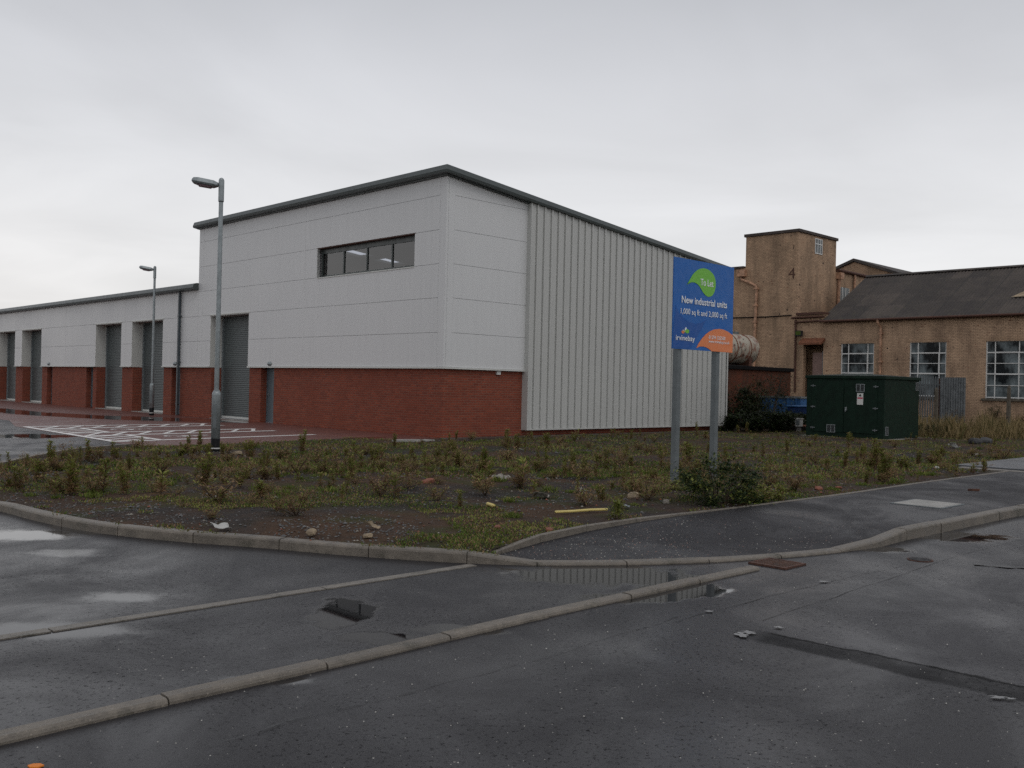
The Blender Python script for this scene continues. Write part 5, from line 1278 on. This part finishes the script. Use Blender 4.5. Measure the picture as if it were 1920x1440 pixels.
# loose chippings and leaves on the asphalt near the camera
mb = MB(); random.seed(13)
for i in range(620):
    u = random.uniform(-50, 1970); v = random.uniform(1070, 1450); p = G(u, v, .0); 
    if L(p).y > -17.2 and random.random() < .8: continue
    s = random.uniform(.0016,.0052)*(p.y/5)**.5; mb.mat('chip' if random.random() < .6 else 'stone'); a = random.uniform(0, 6.28)
    e = [Vector((math.cos(a+j*2.1)*s*random.uniform(.6,1.6), math.sin(a+j*2.1)*s*random.uniform(.6,1.6), .008)) for j in range(3)]
    mb.add([p+q for q in e]+[p+Vector((0,0,.008+s))], [(0,1,3),(1,2,3),(2,0,3)])
for i in range(1500):
    u = random.uniform(925, 1560); v = random.uniform(975, 1058); p = G(u, v, .05); q = L(p)
    if u > 1300 and random.random() < .7: continue
    # on the path only, between its edging and its kerb
    ye = L(ea[min(n_i for n_i, z_ in enumerate(ea) if L(z_).x >= q.x)]).y if q.x > -12.2 else None
    if ye is None: continue
    ie = min(n_i for n_i, z_ in enumerate(ea) if L(z_).x >= q.x); a_, b_ = ea[ie], kb[ie]; la, lb_ = L(a_), L(b_)
    t = (q.y-la.y)/(lb_.y-la.y)
    if not .06 < t < .9: continue
    z = a_.z+(zk(b_)-.006-a_.z)*t+.004; s = random.uniform(.003,.007); mb.mat(random.choice(('chip','stone_pale','chip_pink'))); an = random.uniform(0, 6.28)
    e = [Vector((p.x+math.cos(an+j*2.1)*s*random.uniform(.6,1.6), p.y+math.sin(an+j*2.1)*s*random.uniform(.6,1.6), z)) for j in range(3)]
    mb.add(e+[Vector((p.x, p.y, z+s))], [(0,1,3),(1,2,3),(2,0,3)])
stuff(mb.build('loose_chippings', None, fix=False))
# tall dry grass along the old fence line
mb = MB(); random.seed(14)
for i in range(6000):
    u = random.uniform(1700, 1960); base_v = 806+random.uniform(-4, 16); p = GL(u, base_v, .08)
    if not (26.0 > p.x > 17 or p.x >= 26): continue
    dn = .5+.5*noise.noise(Vector((u*.03, 0, 2)))+.25*noise.noise(Vector((p.x*1.5, p.y*1.5, 2)))
    if random.random() > dn*1.2: continue
    h = random.uniform(.15, 1.0)**1.3*(.4+dn*.9)+.1; q = Vector((p.x, p.y, hb(p.x, p.y)-.02)); d = Vector((random.gauss(0,.32), random.gauss(0,.32), 1)).normalized()
    mb.mat('straw' if random.random() < .7 else 'olive_grass'); s = Vector((random.uniform(-1,1), random.uniform(-1,1), 0)).normalized()*.012; bend = Vector((random.gauss(0,.12), random.gauss(0,.12), 0))
    mb.add([q-s, q+s, q+d*h*.6+s*.7, q+d*h+bend, q+d*h*.6-s*.7], [(0,1,2,3,4)])
stuff(site(mb.build('dry_grass', None, fix=False)))
# bushes
def bush(name, label, cat, loc_, rx, ry, h, n, mats, leaf=(.03,.06), seed=0, stems=7, group=None, hollow=.45):
    random.seed(seed); t = thing(name, label, cat, loc_, group); cl = []
    for i in range(26): a = random.uniform(0, 6.28); rr = random.uniform(.1,1.15)**.6; cl.append(Vector((math.cos(a)*rr*rx, math.sin(a)*rr*ry, h*random.uniform(.12,.95)*(1-.45*rr))))
    mb = MB(); 
    for i in range(n):
        c_ = random.choice(cl); p = c_+rdir(-1,1)*abs(random.gauss(.5,.35))*h*.26; p.z = max(.02, p.z)
        mb.mat(random.choices(mats, [.7]+[.3/(len(mats)-1)]*(len(mats)-1))[0] if len(mats) > 1 else mats[0]); leafq(mb, p, rdir(-.6,1), random.uniform(*leaf), random.uniform(*leaf)*.5)
    mb.build('foliage', None, t, fix=False)
    for c_ in cl[:stems]:
        m2 = MB(); m2.tube([(c_.x*.15, c_.y*.15, -.1), (c_.x*.5, c_.y*.5, c_.z*.55), tuple(c_*1.08)], [.012*h+.006,.010*h+.003,.004], 5); m2.build('stem', 'stem', t)
    return t
p = GL(1345, 945, .08); bush('bush', 'dense dark green bush at the foot of the to let sign', 'bush', (p.x, p.y, .05), .66, .42, .80, 4600, ['leaf_dark','leaf','leaf_dark'], (.03,.08), 3, 16)
p = GL(1415, 940, .08); bush('bush', 'low yellowish green bush right of the sign bush beside the footpath', 'bush', (p.x, p.y, .05), .55, .35, .36, 2200, ['leaf','leaf_dry'], (.03,.06), 4)
p = GL(1225, 925, .08); bush('bush', 'small leafy bush left of the sign post', 'bush', (p.x, p.y, .05), .45, .4, .34, 1600, ['leaf','leaf_dry'], (.025,.05), 5)
p = GL(1155, 972, .08); bush('bush', 'tiny upright bush growing against the footpath edging', 'bush', (p.x, p.y, .05), .07, .07, .3, 380, ['leaf'], (.025,.05), 6, 3)
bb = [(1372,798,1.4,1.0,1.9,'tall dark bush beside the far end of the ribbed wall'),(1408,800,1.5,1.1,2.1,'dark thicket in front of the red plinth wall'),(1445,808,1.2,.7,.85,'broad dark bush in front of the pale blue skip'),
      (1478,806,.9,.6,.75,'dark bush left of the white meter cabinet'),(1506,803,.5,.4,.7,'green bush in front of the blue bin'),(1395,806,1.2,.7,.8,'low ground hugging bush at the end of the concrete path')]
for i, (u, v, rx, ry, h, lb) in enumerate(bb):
    p = GL(u, v, .08); bush('bush', lb, 'bush', (p.x+(.6 if i < 2 else 0), p.y, .03), rx*.95, ry*.8, h*1.15, 6500, ['leaf_thicket','leaf_dark'], (.06,.14), 30+i)
p = GL(1437, 806, .05)
t = thing('sapling', 'thin bare sapling trunk leaning up in front of the pale blue skip', 'tree', (p.x+.5, p.y, 0)); mb = MB(); mb.tube([(0,0,-.1),(.05,0,.8),(-.05,-.2,1.5),(.0,-.35,2.2)], [.06,.05,.035,.012], 8); mb.build('trunk', 'old_wood', t)
mb = MB(); random.seed(77)
for i in range(900): mb.mat('leaf_thicket'); q = Vector((random.gauss(0,.3), random.gauss(-.3,.3), random.uniform(1.3,2.3))); leafq(mb, q, rdir(-.5,1), random.uniform(.05,.1), .04)
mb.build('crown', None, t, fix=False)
p = GL(1728, 816, .08); bush('bush', 'dark low bush right of the green kiosk under the dry grass', 'bush', (p.x, p.y, .03), 1.0, .6, .62, 1900, ['leaf_thicket','leaf_dark'], (.04,.09), 51)
p = GL(1868, 800, .08); bush('bush', 'small thin leafed bush growing by the workshop wall', 'bush', (p.x, p.y, .5), .5, .4, .9, 500, ['leaf_dark'], (.05,.1), 52)
p = GL(1915, 808, .08); bush('bush', 'reddish dried bush at the picture edge by the workshop wall', 'bush', (p.x, p.y, .03), .5, .4, .9, 1200, ['leaf_dry','stem'], (.04,.08), 53)
p = GL(1795, 802, .08); bush('bush', 'reddish bramble against the corrugated sheet screen', 'bush', (p.x, p.y, .03), .7, .4, 1.2, 700, ['leaf_dry','stem'], (.04,.07), 54)

# ------------------------------------------------------------------ camera, sky, light
cam = bpy.data.cameras.new('camera'); co = bpy.data.objects.new('camera', cam); C.objects.link(co); bpy.context.scene.camera = co
cam.sensor_fit = 'HORIZONTAL'; cam.sensor_width = 36; cam.lens = F/1920*36; cam.clip_start = .05; cam.clip_end = 3000
pit = math.atan(CP/F)
right = Vector((math.cos(ROLL), 0, math.sin(ROLL))); fwd = Vector((0, math.cos(pit), math.sin(pit)))
up = right.cross(fwd).normalized(); right = fwd.cross(up).normalized()
mt_ = Matrix((right, up, -fwd)).transposed().to_4x4(); mt_.translation = EYE; co.matrix_world = mt_

SUN_EL, SUN_AZ = R(52), R(155)      # azimuth clockwise from +Y
wd_ = bpy.data.worlds.new('World'); bpy.context.scene.world = wd_; wd_.use_nodes = True; nt = wd_.node_tree; nt.nodes.clear()
def wn(k_, **kw):
    x = nt.nodes.new(k_)
    for a, b in kw.items(): setattr(x, a, b)
    return x
out = wn('ShaderNodeOutputWorld'); bg = wn('ShaderNodeBackground'); bg.inputs[1].default_value = .1; nt.links.new(bg.outputs[0], out.inputs[0])
sky = wn('ShaderNodeTexSky', sky_type='NISHITA'); sky.sun_disc = False; sky.sun_elevation = SUN_EL; sky.sun_rotation = SUN_AZ; sky.dust_density = 3
tc = wn('ShaderNodeTexCoord'); sx = wn('ShaderNodeSeparateXYZ'); nt.links.new(tc.outputs['Generated'], sx.inputs[0])
def wmath(op, a, b=0., c=0.):
    x = wn('ShaderNodeMath', operation=op)
    for i, q in enumerate((a, b, c)):
        if isinstance(q, (int, float)): x.inputs[i].default_value = q
        else: nt.links.new(q, x.inputs[i])
    return x.outputs[0]
rampn = wn('ShaderNodeValToRGB'); nt.links.new(sx.outputs[2], rampn.inputs[0])
els = rampn.color_ramp.elements
stops = [(0.0, (.82,.81,.80)), (.08, (.83,.83,.83)), (.18, (.78,.785,.80)), (.30, (.67,.68,.71)), (.45, (.44,.455,.49)), (.7, (.46,.47,.50)), (1.0, (.50,.51,.53))]
while len(els) < len(stops): els.new(.5)
for e_, (p_, c_) in zip(els, stops): e_.position = p_; e_.color = (*c_, 1)
# cloud layer projected on a flat ceiling: x/z, y/z
dz = wmath('MAXIMUM', sx.outputs[2], .04); dz = wmath('ADD', dz, .10)
cbn = wn('ShaderNodeCombineXYZ'); nt.links.new(wmath('DIVIDE', sx.outputs[0], dz), cbn.inputs[0]); nt.links.new(wmath('DIVIDE', sx.outputs[1], dz), cbn.inputs[1])
nz = wn('ShaderNodeTexNoise'); nz.inputs['Scale'].default_value = .8; nz.inputs['Detail'].default_value = 7; nz.inputs['Roughness'].default_value = .5; nz.inputs['Distortion'].default_value = .6; nt.links.new(cbn.outputs[0], nz.inputs['Vector'])
mr = wn('ShaderNodeMapRange'); nt.links.new(nz.outputs['Fac'], mr.inputs[0]); mr.inputs[1].default_value = .3; mr.inputs[2].default_value = .7; mr.inputs[3].default_value = .93; mr.inputs[4].default_value = 1.10
# thinner, warmer cloud low in the west (picture left)
gl_ = wn('ShaderNodeMapRange'); nt.links.new(sx.outputs[0], gl_.inputs[0]); gl_.inputs[1].default_value = -.15; gl_.inputs[2].default_value = -.6; gl_.inputs[3].default_value = 0; gl_.inputs[4].default_value = 1
gz = wn('ShaderNodeMapRange'); nt.links.new(sx.outputs[2], gz.inputs[0]); gz.inputs[1].default_value = .22; gz.inputs[2].default_value = .0; gz.inputs[3].default_value = 0; gz.inputs[4].default_value = 1
warm = wmath('MULTIPLY', wmath('MULTIPLY', gl_.outputs[0], gz.outputs[0]), .45)
mw = wn('ShaderNodeMix', data_type='RGBA'); nt.links.new(warm, mw.inputs[0]); nt.links.new(rampn.outputs[0], mw.inputs[6]); mw.inputs[7].default_value = (.80,.745,.71,1)
vm = wn('ShaderNodeVectorMath', operation='SCALE'); nt.links.new(mw.outputs[2], vm.inputs[0]); nt.links.new(wmath('MULTIPLY', mr.outputs[0], 10.0), vm.inputs['Scale'])
mxs = wn('ShaderNodeMix', data_type='RGBA'); mxs.inputs[0].default_value = .04; nt.links.new(vm.outputs[0], mxs.inputs[6]); nt.links.new(sky.outputs[0], mxs.inputs[7])
nt.links.new(mxs.outputs[2], bg.inputs[0])
sd = bpy.data.lights.new('sun', 'SUN'); sd.energy = .5; sd.angle = R(35); sd.color = (1, .96, .92); so = bpy.data.objects.new('sun', sd); C.objects.link(so)
dirv = Vector((math.sin(SUN_AZ)*math.cos(SUN_EL), math.cos(SUN_AZ)*math.cos(SUN_EL), math.sin(SUN_EL))); so.rotation_euler = dirv.to_track_quat('Z', 'Y').to_euler(); so.location = (0, 0, 60)
vs_ = bpy.context.scene.view_settings; vs_.view_transform = 'Standard'; vs_.look = 'None'; vs_.exposure = 0; vs_.gamma = 1; vs_.use_curve_mapping = False
sc = bpy.context.scene; sc.render.engine = 'CYCLES'; sc.cycles.use_denoising = False; sc.cycles.max_bounces = 6; sc.cycles.transparent_max_bounces = 8
sc.cycles.caustics_reflective = False; sc.cycles.caustics_refractive = False
